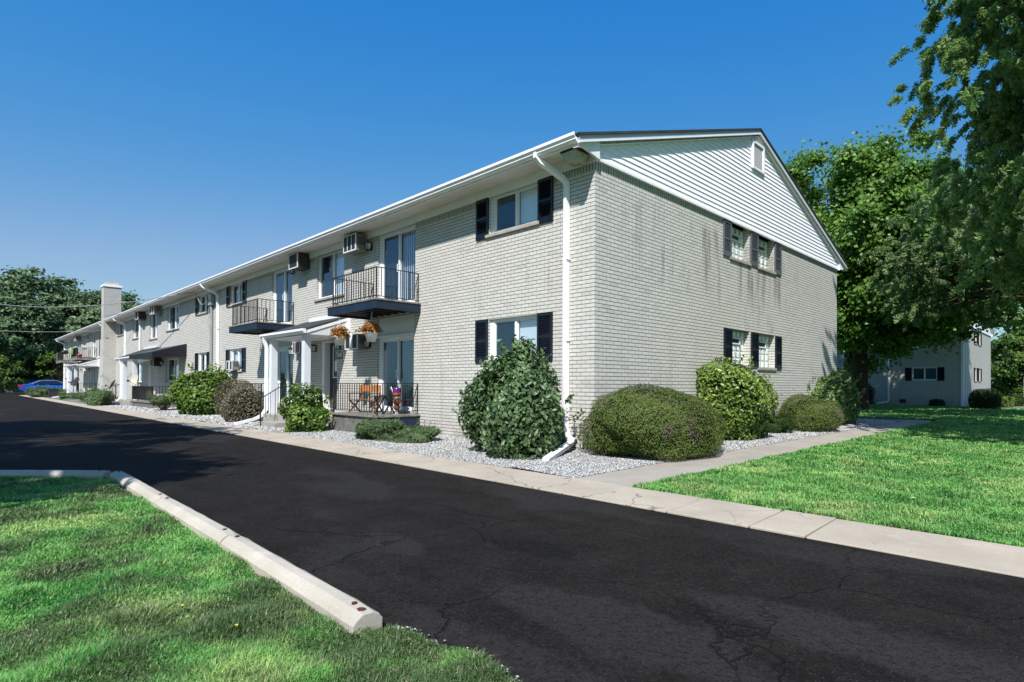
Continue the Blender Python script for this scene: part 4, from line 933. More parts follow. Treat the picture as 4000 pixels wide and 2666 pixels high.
# floodlight under the corner eave
fl = empty('floodlight', (-.22, -.27, 5.01), 0, 'boxy eave floodlight with yellowed lens under the near roof corner', 'floodlight')
m = MB(); m.box(-.17, -.17, -.055, .17, .17, .02); m.build('housing', BLACKM, fl)
m = MB(); m.add([(-.165,-.165,-.055),(.165,-.165,-.055),(.165,.165,-.055),(-.165,.165,-.055),(-.13,-.13,-.20),(.13,-.13,-.20),(.13,.13,-.20),(-.13,.13,-.20)], [(0,4,5,1),(1,5,6,2),(2,6,7,3),(3,7,4,0),(7,6,5,4)]); m.build('lens', LENS, fl, bevel=.01)
# house number plaque
pq = empty('house_number_plaque', (-9.20, -.02, 1.92), 0, 'black house number plaque with white border reading 5690', 'sign')
m = MB(); m.prism([(-.21,-.125),(.21,-.125),(.21,.085),(.13,.10),(.07,.135),(-.07,.135),(-.13,.10),(-.21,.085)], 1, -.012, .018); m.build('plaque_board', simple('plaque_white', (.72,.72,.72), .4), pq)
m = MB(); m.prism([(-.195,-.11),(.195,-.11),(.195,.072),(.12,.088),(.06,.12),(-.06,.12),(-.12,.088),(-.195,.072)], 1, -.016, -.010); m.build('plaque_face', BLACKM, pq)
def text(name, s, size, loc, mat, parent, ext=.002, sx=1.0):
    cu = bpy.data.curves.new(name, 'FONT'); cu.body = s; cu.size = size; cu.align_x = 'CENTER'; cu.align_y = 'CENTER'; cu.extrude = ext; cu.offset = size*.012
    t = bpy.data.objects.new(name, cu); COL.objects.link(t); dg = bpy.context.evaluated_depsgraph_get(); me = bpy.data.meshes.new_from_object(t.evaluated_get(dg)); bpy.data.objects.remove(t)
    me.materials.clear(); me.materials.append(mat); o = bpy.data.objects.new(name, me); COL.objects.link(o); o.parent = parent; o.location = loc; o.rotation_euler = (radians(90), 0, 0); o.scale = (sx, 1, 1); return o
text('number', '5690', .165, (0, -.019, .01), FRAME, pq, sx=.85)

# ---- patio things
ZP = .46
ch_ = empty('folding_chair', (-7.02, -.42, ZP), radians(28), 'tan folding director chair with canvas back on the near patio', 'chair')
for s in (-1, 1):
    m = MB(); m.rtube([(s*.25,.20,0),(s*.25,-.22,.30)], .022, .035); m.build('leg', WOODORG, ch_)
    m = MB(); m.rtube([(s*.28,-.22,0),(s*.28,.20,.30)], .022, .035); m.build('leg', WOODORG, ch_)
    m = MB(); m.rtube([(s*.27,.20,.28),(s*.27,.24,.66)], .022, .035); m.build('back_post', WOODORG, ch_)
    m = MB(); m.box(s*.27-.025, -.24, .455, s*.27+.025, .24, .475); m.rtube([(s*.27,-.20,.28),(s*.27,-.20,.455)], .022, .03); m.build('armrest', WOODORG, ch_)
m = MB(); m.add([(-.26,-.22,.31),(.26,-.22,.31),(.26,0,.275),(-.26,0,.275),(.26,.22,.31),(-.26,.22,.31)], [(0,1,2,3),(3,2,4,5)]); m.build('seat', FABORG, ch_)
m = MB(); m.add([(-.28,.235,.50),(.28,.235,.50),(.28,.245,.66),(-.28,.245,.66)], [(0,1,2,3)]); m.build('backrest', FABORG, ch_)
tb = empty('side_table', (-6.02, -.45, ZP), radians(10), 'small black folding side table on the near patio', 'table')
m = MB(); m.box(-.20, -.17, .40, .20, .17, .42); m.build('tabletop', BLACKM, tb)
for s in (-1, 1):
    m = MB(); m.rtube([(-.17,s*.13,0),(.17,s*.13,.40)], .018, .03); m.build('leg', BLACKM, tb)
    m = MB(); m.rtube([(.17,s*.15,0),(-.17,s*.15,.40)], .018, .03); m.build('leg', BLACKM, tb)
m = MB(); m.lathe([(.0,0),(.055,0),(.05,.015),(.0,.03)], (0,0,0), 12); tag(m.build('ashtray', TERRA, loc=(-6.08,-.46,ZP+.42)), 'small reddish dish on the folding patio table', 'dish')
m = MB(); m.lathe([(.0,0),(.075,0),(.10,.17),(.085,.24),(.09,.28),(.08,.28),(.07,.24),(.0,.22)], (0,0,0), 16); tag(m.build('purple_vase', simple('purple_glaze', (.10,.015,.16), .25, .6), loc=(-6.05,-.12,ZP+.32), smooth=True), 'purple glazed vase in front of the patio sliding door', 'vase')
m = MB(); m.lathe([(.0,0),(.07,0),(.095,.15),(.085,.15),(.0,.13)], (0,0,0), 16); tag(m.build('cream_pot', simple('cream_glaze', (.50,.49,.36), .4, .5), loc=(-5.86,-.22,ZP+.32), smooth=True), 'pale cream flower pot beside the purple vase', 'pot')
m = MB(); m.box(-.16,-.12,.29,.16,.12,.32)
for sx_, sy_ in ((-1,-1),(1,-1),(1,1),(-1,1)): m.tube([(sx_*.14,sy_*.10,0),(sx_*.12,sy_*.09,.29)], .014, 6)
tag(m.build('plant_stool', BLACKM, loc=(-5.93,-.16,ZP)), 'low black stool carrying the purple vase and cream pot', 'stool')
ps = empty('tiered_planter', (-5.60, -.38, ZP), 0, 'white swan-neck stand holding three tiers of terracotta bowls with red flowers', 'planter')
m = MB(); m.tube([(0,.0,0),(0,0,.16)], .03, 8); m.tube([(-.10,0,.12),(-.17,0,.30),(-.15,0,.44),(-.21,0,.56),(-.25,0,.62),(-.29,0,.57)], .009, 8); m.tube([(-.15,0,.30),(0,0,.16)], .010, 6); m.tube([(-.1,.1,0),(0,0,.03),(.1,-.1,0)], .010, 6); m.build('stand', PLASTICW, ps)
for i, (zz, rr_) in enumerate(((.10,.085),(.24,.105),(.40,.12))):
    m = MB(); m.lathe([(0,0),(rr_*.6,0),(rr_,.085),(rr_*.9,.085),(0,.06)], (0,0,zz), 14); m.build('bowl', TERRA, ps, smooth=True)
# hanging baskets get leaves later (positions shared with the foliage section)
BASKETS = [(-7.12, -1.00, 2.29, 'white hanging pot of withered brown begonia left of the air conditioner'), (-5.98, -.80, 2.33, 'white hanging pot of rusty orange leaves below the near balcony')]
# satellite dishes
def dish(x, y, z, rz, tilt, s, mat, label, pole=0.4):
    r_ = empty('satellite_dish', (x, y, z), rz, label, 'satellite dish', 'satellite dishes on the patios')
    m = MB(); k = 5
    for i in range(k):
        for j in range(16):
            a0, a1 = 2*pi*j/16, 2*pi*(j+1)/16; q0, q1 = s*i/k, s*(i+1)/k
            def P(q, a): return (q*cos(a), -.9*q*q/s*.25+0.0+.08*s, q*sin(a)*1.1)
            Q = [Vector(P(q0,a0)), Vector(P(q1,a0)), Vector(P(q1,a1)), Vector(P(q0,a1))]; Rm = Matrix.Rotation(tilt, 4, 'X')
            m.add([tuple(Rm @ v) for v in Q], [(0,1,2,3)])
    m.build('reflector', mat, r_, smooth=True)
    m = MB(); m.tube([(0,.05,0),(0,.12,-.1),(0,.12,-pole)], .02, 6); m.tube([(0,.02,-s*.9),(0,-s*1.1,-s*.2)], .012, 6); m.box(-.03,-s*1.1-.05,-s*.2-.03,.03,-s*1.1+.03,-s*.2+.05); m.build('mount', BLACKM, r_)
    return r_
dish(-49.3, -1.0, 1.25, radians(-35), radians(-20), .30, DISHG, 'grey satellite dish on the farthest patio rail, left of the pair')
dish(-48.2, -1.0, 1.22, radians(-35), radians(-20), .32, DISHG, 'grey satellite dish on the farthest patio rail, right of the pair')
dish(-28.2, -1.15, 1.30, radians(18), radians(-15), .27, DISHB, 'beige satellite dish on the railing beneath the navy awning', 1.1)
dish(-33.4, -1.2, 1.05, radians(-22), radians(-25), .26, BLACKM, 'dark satellite dish left of the second porch posts', 1.0)
# far balcony clutter
tw = MB(); 
for i in range(8):
    a0 = i/8; a1 = (i+1)/8
    tw.add([(a0*.95,-.02+.012*sin(i*2),.0),(a1*.95,-.02+.012*sin(i*2+2),.0),(a1*.9+.03,-.03+.02*sin(i*2+2),-.50),(a0*.9+.03,-.03+.02*sin(i*2),-.50)], [(0,1,2,3)])
tag(tw.build('green_towel', TOWEL, loc=(-49.85,-1.10,3.72)), 'green towel hung over the farthest wing balcony railing', 'towel')
m = MB(); m.lathe([(0,0),(.12,0),(.17,.2),(.15,.2),(0,.17)], (0,0,0), 14); tag(m.build('red_pot', simple('red_glaze', (.35,.012,.012), .35, .5), loc=(-47.95,-.9,2.99), smooth=True), 'small red flower pot on the end of the far balcony', 'pot')
bq = empty('barbecue_grill', (-57.3, -.75, 2.99), 0, 'dark barbecue grill standing on the farthest balcony', 'grill')
m = MB(); m.lathe([(0,.50),(.2,.53),(.27,.62),(.27,.68),(.22,.78),(.08,.84),(0,.85)], (0,0,0), 14); m.build('bowl', BLACKM, bq, smooth=True)
for k in range(3): m = MB(); a = k*2.1; m.tube([(.12*cos(a),.12*sin(a),.55),(.28*cos(a),.28*sin(a),0)], .014, 6); m.build('leg', GREYMETAL, bq)
m = MB(); m.box(-.9,-.02,0,0,.0,.62); tag(m.build('privacy_screen', simple('mauve_screen_cloth', (.12,.10,.12), .9, .1), loc=(-58.2,-1.06,3.02)), 'mauve privacy screen tied to the farthest balcony rail', 'screen')
m = MB(); m.box(-.25,-.25,0,.25,.25,.62); m.box(-.28,-.28,.62,.28,.28,.68); tag(m.build('bin', simple('dark_bin_plastic', (.03,.032,.036), .5), loc=(-54.0,-1.7,0)), 'dark bin at the foot of the farthest porch post', 'bin')

# ---- cables and their pole
po = empty('utility_pole', (-52.7, -6.2, 0), 0, 'wooden utility pole beyond the left edge carrying the overhead cables', 'utility pole')
m = MB(); m.tube([(0,0,-.3),(0,0,8.2)], [.15,.10], 10); m.build('pole', POLE, po)
m = MB(); m.box(-.06,-1.1,7.2,.06,1.1,7.32); m.build('crossarm', POLE, po)
def cable(a, b, sag, r_, mat, label, extra=None):
    P = []; n_ = 40
    for i in range(n_+1):
        t = i/n_; P.append((a[0]+(b[0]-a[0])*t, a[1]+(b[1]-a[1])*t, a[2]+(b[2]-a[2])*t-4*sag*t*(1-t)))
    m = MB(); m.tube(P, r_, 6)
    if extra: extra(m)
    tag(m.build('overhead_cable', mat, smooth=True), label, 'cable', 'overhead service cables')
cable((-52.7,-6.2,7.0), (-22.2,-.30,4.98), .62, .017, CABLE, 'thick grey overhead cable ending at the conduit above the second shuttered window')
cable((-52.7,-6.2,5.3), (-33.45,-.12,5.12), .25, .010, CABLED, 'dark overhead cable ending on the white service mast')
cable((-52.7,-6.2,4.9), (-42.0,-.40,4.55), .15, .014, CABLE, 'lowest pale overhead cable ending beside the chimney')
m = MB(); m.tube([(-22.2,-.30,4.98),(-21.6,-.35,4.9),(-21.3,-.3,4.5),(-21.1,-.25,4.35),(-20.8,-.2,4.4),(-20.6,-.12,4.6)], .014, 6); m.tube([(-20.7,-.10,4.35),(-20.95,-.08,3.6),(-20.6,-.06,3.2)], .010, 6); tag(m.build('service_wire', CABLE, smooth=True), 'looped wire drooping beside the second shuttered upstairs window', 'wire')
m = MB(); m.tube([(-41.9,-.05,4.6),(-41.7,-.66,4.6),(-41.5,-.67,4.5),(-41.5,-.67,3.4),(-41.6,-.66,2.9)], .02, 6); m.tube([(-41.5,-.67,4.0),(-40.43,-.55,4.0),(-40.42,-.4,4.0)], .016, 6); tag(m.build('service_wire', CABLED), 'dark wire running down the brick chimney', 'wire')
# ================================================================== SECOND BUILDING
B = empty('apartment_building', (0, 0, 0), 0, 'second grey brick apartment block in tree shade beyond the lawn on the right', 'apartment building')
OX, OY = .40, 32.35
F2 = [(-2.67,-1.31,1.53,2.33),(-2.67,-1.31,4.05,4.885),(-6.9,-5.30,.4,2.25),(-10.4,-9.0,1.5,2.33),(-10.4,-9.0,4.05,4.885),(-6.9,-5.3,3.0,4.885)]
G2 = [(4.3,5.1,3.95,4.72),(6.0,6.8,3.95,4.72),(4.3,5.1,1.53,2.35),(6.0,6.8,1.53,2.35)]
building_shell(B, 30, ox=OX, oy=OY, fholes=F2, gholes=G2, brick=BRICK2)
T2, TG2 = TF(OX, OY), TG(OX, OY)
for h in F2:
    if h[2] in (.4, 3.0): continue
    window(B, T2, *h[:4], right='drape', sill=False, T_left=.06); shutter(B, T2, h[0]-.37, h[0]-.01, h[2]-.03, h[3]-.02, mid=False); shutter(B, T2, h[1]+.01, h[1]+.37, h[2]-.03, h[3]-.02, mid=False)
sliding_door(B, T2, -6.9, -5.30, .4, 2.25, left='drape', right='vblind'); sliding_door(B, T2, -6.9, -5.3, 3.0, 4.885)
for h in G2:
    glass_block_window(B, TG2, *h)
for a in (3.95, 5.12, 5.65, 6.82): 
    for z0_, z1_ in ((3.9, 4.74), (1.5, 2.38)): shutter(B, TG2, a, a+.32, z0_, z1_, mid=False)
downspout(B, OX-3.97, 5.0, ox=OX, oy=OY, diag=(-.9,-.9), out=.6)
m = MB(T2); m.box(-3.36, .002, .12, -3.0, .02, .36); m.build('crawl_vent', simple('brown_vent_grille', (.05,.03,.025), .7), B)
m = MB(); m.box(OX-.1, OY-.04, 0, OX+.04, OY+.10, 4.86) ; m.build('corner_board', WHITE, B)

# ================================================================== FOLIAGE
def leaf_mesh(name, P, N, size, mat, parent=None, asp=.5, fold=.25, droop=0., seed=0, var=None):
    """P points, N preferred normals; each leaf a folded diamond of two triangles"""
    g = np.random.default_rng(seed); n = len(P)
    s = size*g.uniform(.65, 1.25, n)
    nn = N+g.normal(0, .55, (n, 3)); nn /= np.linalg.norm(nn, axis=1, keepdims=True)+1e-9
    t = g.normal(0, 1, (n, 3)); t[:,2] -= droop; t -= (t*nn).sum(1, keepdims=True)*nn; t /= np.linalg.norm(t, axis=1, keepdims=True)+1e-9
    b = np.cross(nn, t); S = s[:,None]
    V = np.stack([P-t*S*.5, P-b*S*asp*.5+nn*S*fold*.3, P+t*S*.5-nn*S*.08, P+b*S*asp*.5+nn*S*fold*.3], 1).reshape(-1, 3)
    k = (np.arange(n)*4)[:,None]; Fc = np.concatenate([k+np.array([[0,1,2]]), k+np.array([[0,2,3]])], 0)
    v = g.uniform(0, 1, n) if var is None else np.clip(var+g.normal(0, .18, n), 0, 1)
    return npmesh(name, V, Fc, mat, parent, attr=np.concatenate([v, v]))
def sphere_pts(g, n):
    d = g.normal(0, 1, (n, 3)); return d/np.linalg.norm(d, axis=1, keepdims=True)
def lump(d, seed, amp=.12, fr=3.0):
    """smooth bumpy radius factor for direction d"""
    g = np.random.default_rng(seed+99); o = np.ones(len(d))
    for _ in range(7):
        k = g.normal(0, 1, 3)*fr; o += amp*np.sin(d@k+g.uniform(0, 6.28))*.5
    return o
def shrub(x, y, rx, ry, h, mat, label, n=9000, e=2.6, loose=.075, size=.055, asp=.5, seed=1, z0=0., shape='ball', group=None, name='shrub', clump=26, spike=0., cat='shrub', rz=0., amp=.16, cut=0.12, upb=.35, stems=True, lobes=None, core=.74):
    root = empty(name, (x, y, 0), rz, label, cat, group)
    g = np.random.default_rng(seed)
    if lobes is None: lobes = [(0, 0, 0, 1, 1, 1)]
    PP, NN, VV = [], [], []
    for li, (lx, ly, lz, sx, sy, sz) in enumerate(lobes):
        k = int(n*sx*sy/sum(l[3]*l[4] for l in lobes)*1.0)
        d = sphere_pts(g, k*2); d = d[d[:,2] > -.66][:k]; k = len(d)
        rad = lump(d, seed+li*7, amp)
        # leaf clusters: pull leaves towards cluster centres, leaving dark gaps
        cc = sphere_pts(g, clump*4); idx = np.argmax(d@cc.T, 1); cl = g.uniform(-1, 1, len(cc))[idx]
        near = (d*cc[idx]).sum(1); gap = 1-.35*np.clip((1-near)*7, 0, 1)
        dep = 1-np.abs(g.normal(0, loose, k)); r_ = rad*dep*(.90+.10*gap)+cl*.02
        if spike: r_ = r_+spike*np.clip(g.normal(0, .4, k), 0, 2)
        az_ = np.abs(d[:,2]); hs_ = (1-az_**e)**(1/e)/np.sqrt(1-az_**2+1e-9); zz = .40+.60*d[:,2]
        if shape == 'flat': zz = .68+.32*d[:,2]
        tap = hs_*(1.05-.48*np.clip((zz-.38)/.62, 0, 1)**1.1) if shape == 'cone' else hs_
        X = lx*rx+d[:,0]*r_*rx*sx*tap; Y = ly*ry+d[:,1]*r_*ry*sy*tap; Z = z0+lz*h+np.clip((zz-.4)*r_+.4 if shape != 'flat' else zz*r_, .01, 2)*h*sz
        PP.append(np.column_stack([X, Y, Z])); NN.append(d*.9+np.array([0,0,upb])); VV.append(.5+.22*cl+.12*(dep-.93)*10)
    if size > .06 and shape != 'flat' and mat not in (L_DRK,):   # loose shoots breaking the outline
        k = int(46*max(.4, rx*h)); sd = sphere_pts(g, k*3); sd = sd[sd[:,2] > -.25][:k]; k = len(sd); az_ = np.abs(sd[:,2]); hs_ = (1-az_**e)**(1/e)/np.sqrt(1-az_**2+1e-9); zz = .40+.60*sd[:,2]
        tp = hs_*(1.05-.48*np.clip((zz-.38)/.62, 0, 1)**1.1) if shape == 'cone' else hs_
        B_ = np.column_stack([sd[:,0]*tp*rx, sd[:,1]*tp*ry, z0+zz*h]); U_ = sd*.7+np.array([0,0,.55])+g.normal(0,.25,(k,3)); U_ /= np.linalg.norm(U_, axis=1, keepdims=True); L_ = size*g.uniform(.8, 2.6, k)
        for t in np.linspace(.0, 1, 7): PP.append(B_+U_*(L_*t)[:,None]+g.normal(0,size*.18,(k,3))); NN.append(g.normal(0,.6,(k,3))+np.array([0,0,.5])); VV.append(np.full(k, .55+.3*t))
    P = np.vstack(PP); N = np.vstack(NN); V_ = np.concatenate(VV)
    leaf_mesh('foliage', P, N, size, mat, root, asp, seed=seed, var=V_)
    if core:  # solid dark core added so the gaps between leaves look shaded
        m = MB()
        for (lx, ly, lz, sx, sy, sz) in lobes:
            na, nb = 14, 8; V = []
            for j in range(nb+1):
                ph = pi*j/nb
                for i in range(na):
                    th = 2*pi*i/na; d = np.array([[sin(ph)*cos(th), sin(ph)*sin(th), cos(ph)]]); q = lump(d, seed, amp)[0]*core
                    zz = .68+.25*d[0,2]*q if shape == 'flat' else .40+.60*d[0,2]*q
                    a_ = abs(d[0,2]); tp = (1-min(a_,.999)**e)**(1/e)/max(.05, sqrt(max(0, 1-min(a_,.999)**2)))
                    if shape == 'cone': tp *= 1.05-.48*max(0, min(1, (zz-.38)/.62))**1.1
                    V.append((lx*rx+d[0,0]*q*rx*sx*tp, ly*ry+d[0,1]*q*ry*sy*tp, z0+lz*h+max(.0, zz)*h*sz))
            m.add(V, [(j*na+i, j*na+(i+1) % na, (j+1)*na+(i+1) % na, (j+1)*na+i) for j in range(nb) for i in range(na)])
        m.build('dark_core', CORE, root, smooth=True)
    if stems:
        m = MB(); q = random.Random(seed)
        for i in range(9):
            a = q.uniform(0, 6.28); e = q.uniform(.35, .8); m.tube([(q.uniform(-.08,.08)*rx, q.uniform(-.08,.08)*ry, -.05), (rx*e*.4*cos(a), ry*e*.4*sin(a), h*.3), (rx*e*cos(a), ry*e*sin(a), h*.6)], [.018,.014,.006], 5)
        m.build('stem', TWIG, root)
    return root
shrub(-.82,-.95,.90,.77,1.72, L_BUSH, 'tall dark green broadleaf bush against the wall under the corner windows', n=9500, size=.095, asp=.55, seed=11, shape='cone', e=2.3, clump=38, amp=.13, upb=.05, core=.68, loose=.13)
shrub(.91,.50,.98,1.22,1.15, L_YEW, 'wide clipped yew mound beside the building corner, brownish in patches', e=2.0, n=60000, size=.036, asp=.30, seed=12, clump=80, spike=.02, amp=.09, upb=.4, core=.88)
shrub(.40,3.88,.82,.95,1.64, L_YEL, 'tall rounded yellow-green shrub under the lower glass-block windows', e=2.25, loose=.11, n=9500, size=.095, asp=.5, seed=13, clump=34, amp=.12)
shrub(.47,5.95,.40,.45,.50, L_DRK, 'low dark green yew clump in the gravel between two bigger shrubs', n=8000, size=.038, asp=.3, seed=14, clump=26, spike=.05)
shrub(.77,7.40,.74,.88,.92, L_YEW, 'yellow-green clipped yew with grey dead patches, beside the walk', e=2.15, n=26000, size=.040, asp=.3, seed=15, clump=50, spike=.05, amp=.12, upb=.5)
shrub(.40,10.3,.78,1.08,1.50, L_MID, 'glossy mid-green round shrub at the far gable corner', e=2.5, loose=.1, n=10500, size=.105, asp=.5, seed=16, clump=36, amp=.12)
shrub(-4.55,-1.30,.47,.40,.42, L_JUN, 'spreading green juniper in front of the near patio, bigger left clump', n=9000, size=.085, asp=.14, seed=17, clump=20, spike=.16, name='juniper', cat='juniper', amp=.2, upb=.9, stems=False)
shrub(-3.74,-1.10,.47,.38,.34, L_JUN, 'spreading green juniper in front of the near patio, lower right clump', n=8000, size=.085, asp=.14, seed=18, clump=20, spike=.16, name='juniper', cat='juniper', amp=.2, upb=.9, stems=False)
shrub(-7.75,-1.47,.50,.44,.95, L_GRN, 'small bright yellow-green shrub between canopy post and patio', n=2600, size=.105, asp=.5, seed=19, clump=16, amp=.22, core=.62)
shrub(-17.85,-.98,1.20,.88,1.62, L_GRN, 'big bright green round shrub beneath the window air conditioner', e=2.2, n=6500, size=.135, asp=.5, seed=20, clump=34, amp=.10)
shrub(-13.05,-1.22,.98,.60,1.22, L_BRN, 'brownish bronze-leaved shrub left of the near canopy steps', n=9500, size=.062, asp=.45, seed=21, clump=30, amp=.18)
fl_ = shrub(-22.3,-1.25,.85,.52,.76, L_JUN, 'flat-topped juniper showing bare twisted trunks, right of the awning porch', n=9000, size=.075, asp=.16, seed=22, shape='flat', clump=20, name='juniper', cat='juniper', core=.6, stems=False)
m = MB(); q = random.Random(5)
for i in range(12):
    a = q.uniform(0, 6.28); e = q.uniform(.2, .9); P_ = [(q.uniform(-.1,.1),q.uniform(-.1,.1),-.03)]
    for k in range(1, 5): P_.append((.6*e*cos(a)*k/4+q.uniform(-.05,.05), .4*e*sin(a)*k/4+q.uniform(-.05,.05), .10*k+q.uniform(-.03,.03)))
    m.tube(P_, [.03,.026,.022,.016,.01], 5)
m.build('trunk', simple('twisted_juniper_trunk', (.16,.10,.07), .9, .1, var=.4, scale=10), fl_)
for i, (x, y, rx, ry, h, sd, lb) in enumerate(((-31.7,-1.94,.68,.42,.76,31,'layered juniper at the foot of the second porch handrail'),(-34.6,-1.6,1.0,.5,.66,36,'juniper mound just left of the second porch steps'),(-38.6,-1.35,1.15,.65,.76,32,'layered green juniper below the brick chimney'),(-46.4,-1.5,.75,.45,.34,33,'low flat juniper left of the chimney'),(-56.5,-2.15,1.2,.66,.74,34,'juniper mound before the farthest porch posts'),(-61.2,-1.1,1.35,.75,.70,35,'wide juniper mound in front of the blue car'))):
    shrub(x, y, rx, ry, h, L_JUN, lb, n=3800, size=.14, asp=.2, seed=sd, clump=16, name='juniper', cat='juniper', amp=.25, upb=.9, stems=False, group='junipers along the far facade')
shrub(1.95,28.1,.72,.6,1.05, L_DRK, 'large clipped dark green hedge at the second building corner', n=9000, size=.07, asp=.35, seed=41, clump=20, amp=.08)
shrub(2.42,32.4,.42,.40,.68, L_YEL, 'low yellow-green shrub beside the wooden fence', n=3500, size=.07, asp=.4, seed=43, clump=16, amp=.08)
shrub(2.75,34.9,.34,.3,.75, L_DRK, 'dark green shrub in front of the wooden fence boards', n=3500, size=.07, asp=.4, seed=44, clump=16, amp=.08)
shrub(-.73,31.3,.42,.34,.42, L_DRK, 'small round bush at the foot of the shaded brick facade', n=3000, size=.06, asp=.4, seed=45, clump=14, amp=.08)
shrub(-4.6,31.3,.40,.40,1.45, L_DRK, 'tall dark evergreen beside the second building sliding door', n=5000, size=.07, asp=.35, seed=46, clump=16)

# hanging baskets
for i, (x, y, z, lb) in enumerate(BASKETS):
    hb = empty('hanging_basket', (x, y, z-.02), 0, lb, 'hanging basket', 'hanging baskets by the near porch')
    m = MB(); m.lathe([(0,-.21),(.09,-.21),(.135,-.04),(.145,-.03),(.145,-.0),(.13,-.0),(.12,-.03)], (0,0,0), 18); m.build('pot', PLASTICW, hb, smooth=True)
    m = MB()
    for k in range(3): a = k*2.09; m.tube([(.135*cos(a),.135*sin(a),-.01),(0,0,.36)], .0045, 4)
    m.tube([(0,0,.36),(.015,0,.42),(.02,0,.45),(0,0,.47)], .007, 5); m.build('hanger', PLASTICW, hb)
    g = np.random.default_rng(60+i); n_ = 800; d = sphere_pts(g, n_); rr_ = g.uniform(.5,1.1,n_)*lump(d, 5+i, .3)
    P = np.column_stack([d[:,0]*.20*rr_, d[:,1]*.20*rr_, .085+d[:,2]*.14*rr_-.12*np.clip(np.hypot(d[:,0],d[:,1])*rr_-.7,0,1)]); leaf_mesh('leaves', P, d, .065, L_FALL, hb, .6, seed=i)

def tree(name, label, x, y, H, th, crown, mat, n, size, seed=1, trunk_r=.16, asp=.5, cat='tree', group=None, nclump=60, lean=(0,0), droop=0., clr=.9, flat=.7, rz=0., shell=.55, twigs=True, sprays=0, upb=.45, zsq=1.0, gapk=1.0):
    """crown: list of ellipsoids (cx,cy,cz,rx,ry,rz) in local metres; foliage = clumps of leaves round branch ends"""
    root = empty(name, (x, y, 0), rz, label, cat, group); g = np.random.default_rng(seed)
    C = []; tot = sum(c[3]*c[4]*c[5] for c in crown)
    for c in crown:
        k = max(3, int(nclump*c[3]*c[4]*c[5]/tot)); d = sphere_pts(g, k); rr_ = g.uniform(shell, 1.0, k)**.6
        C.append(np.column_stack([c[0]+d[:,0]*c[3]*rr_, c[1]+d[:,1]*c[4]*rr_, c[2]+d[:,2]*c[5]*rr_]))
    C = np.vstack(C); k = len(C); per = n//k; cen = C.mean(0)
    s = clr*g.uniform(.6, 1.25, k)
    d = sphere_pts(g, k*per); ci = np.repeat(np.arange(k), per)
    rad = np.abs(g.normal(0, .55, k*per)).clip(0, 1.5)
    if sprays:
        # drooping feathery sprays: leaflets strung along hanging twigs
        ns = sprays; base = sphere_pts(g, k*ns)*g.uniform(.3,1,(k*ns,1)); L_ = g.uniform(.5,1.1,k*ns)
        si = np.repeat(np.arange(k*ns), per//ns); t = g.uniform(0, 1, len(si)); ci = si//ns
        out = base[si]; out2 = out.copy(); out2[:,2] = out2[:,2]*.4-.42*t-.05; 
        off = base[si]*s[ci][:,None]*.8+out2*(L_[si]*t*s[ci])[:,None]*.8+g.normal(0,.035,(len(si),3)); P = C[ci]+off; d = np.column_stack([g.normal(0,.5,len(si)),g.normal(0,.5,len(si)),np.ones(len(si))])
        V_ = .5+.3*g.uniform(-1,1,k*ns)[si]
    else:
        off = d*(rad*s[ci])[:,None]; off[:,2] *= flat; P = C[ci]+off
        V_ = .5+.25*g.uniform(-1,1,k)[ci]
    out = (P-cen); out /= np.linalg.norm(out, axis=1, keepdims=True)+1e-6
    N = out*.45+d*.35+np.array([0,0,upb])
    leaf_mesh('crown', P, N, size, mat, root, asp, droop=droop, seed=seed, var=V_)
    m = MB(); top = Vector((cen[0]*.7, cen[1]*.7, max(th+.4, cen[2]))); a = Vector((0,0,-.1)); mid = Vector((lean[0], lean[1], th))
    m.tube([a, (0,0,.15), mid*.5, mid, mid.lerp(top,.5), top], [trunk_r*1.35,trunk_r*1.1,trunk_r*.95,trunk_r*.85,trunk_r*.6,trunk_r*.3], 10)
    q = random.Random(seed); sel = list(range(k)); q.shuffle(sel)
    for i in sel[:min(k, 46)]:
        e = Vector(C[i]); t = q.uniform(.0, .85); st = mid.lerp(top, t); r0 = trunk_r*(.5-.3*t)
        md = st.lerp(e, .5)+Vector((q.uniform(-.2,.2), q.uniform(-.2,.2), q.uniform(.0,.35)))
        m.tube([st, md, e], [r0, r0*.55, r0*.18], 6, cap=False)
    m.build('trunk', BARK, root, smooth=True)
    return root
# right side: maple behind the gable, a second lighter tree, and the near locust
tree('maple_tree', 'dense dark green maple rising behind the gable end', -2.4, 22.5, 14, 3.2, [(0,0,9.0,4.3,4.3,4.6),(-1.0,-.5,7.2,4.3,4,3.2),(1.8,-.8,7.6,4,4,3.4),(.6,-1.6,4.4,3.8,2.6,2.0)], L_MAPLE, 220000, .185, seed=51, trunk_r=.36, nclump=380, clr=1.05, asp=.85, flat=.62, shell=.35)
tree('shade_tree', 'paler feathery tree between the maple and the near branches', 6.4, 15.6, 9, 3.4, [(-3.7,1.2,6.0,2.7,2.7,2.7),(-1.9,.8,6.4,2.6,2.2,3.0),(-5.0,1.6,5.0,1.9,2,1.5)], L_LOCP, 110000, .125, seed=52, trunk_r=.17, nclump=190, clr=.80, asp=.42, flat=.7, sprays=5, droop=.5, shell=.3)
tree('shade_tree', 'broad shade tree whose low dark branches hang before the second building', -3.9, 25.6, 9, 3.6, [(4.3,-.6,6.2,5.0,3.2,2.9),(2.3,-1.8,4.4,2.8,2.0,1.3),(6.4,-1.0,6.4,2.4,2.4,1.6),(2.4,-2.2,3.5,2.2,1.5,1.2),(4.3,-2.2,4.1,1.7,1.5,1.0),(.9,-1.6,3.2,1.7,1.4,1.5),(3.0,2.6,8.2,4.6,3.0,2.6),(6.5,2.4,7.8,3.0,2.8,2.4)], L_MAPLE, 170000, .18, seed=53, trunk_r=.26, nclump=420, clr=.9, asp=.85, flat=.6, shell=.3)
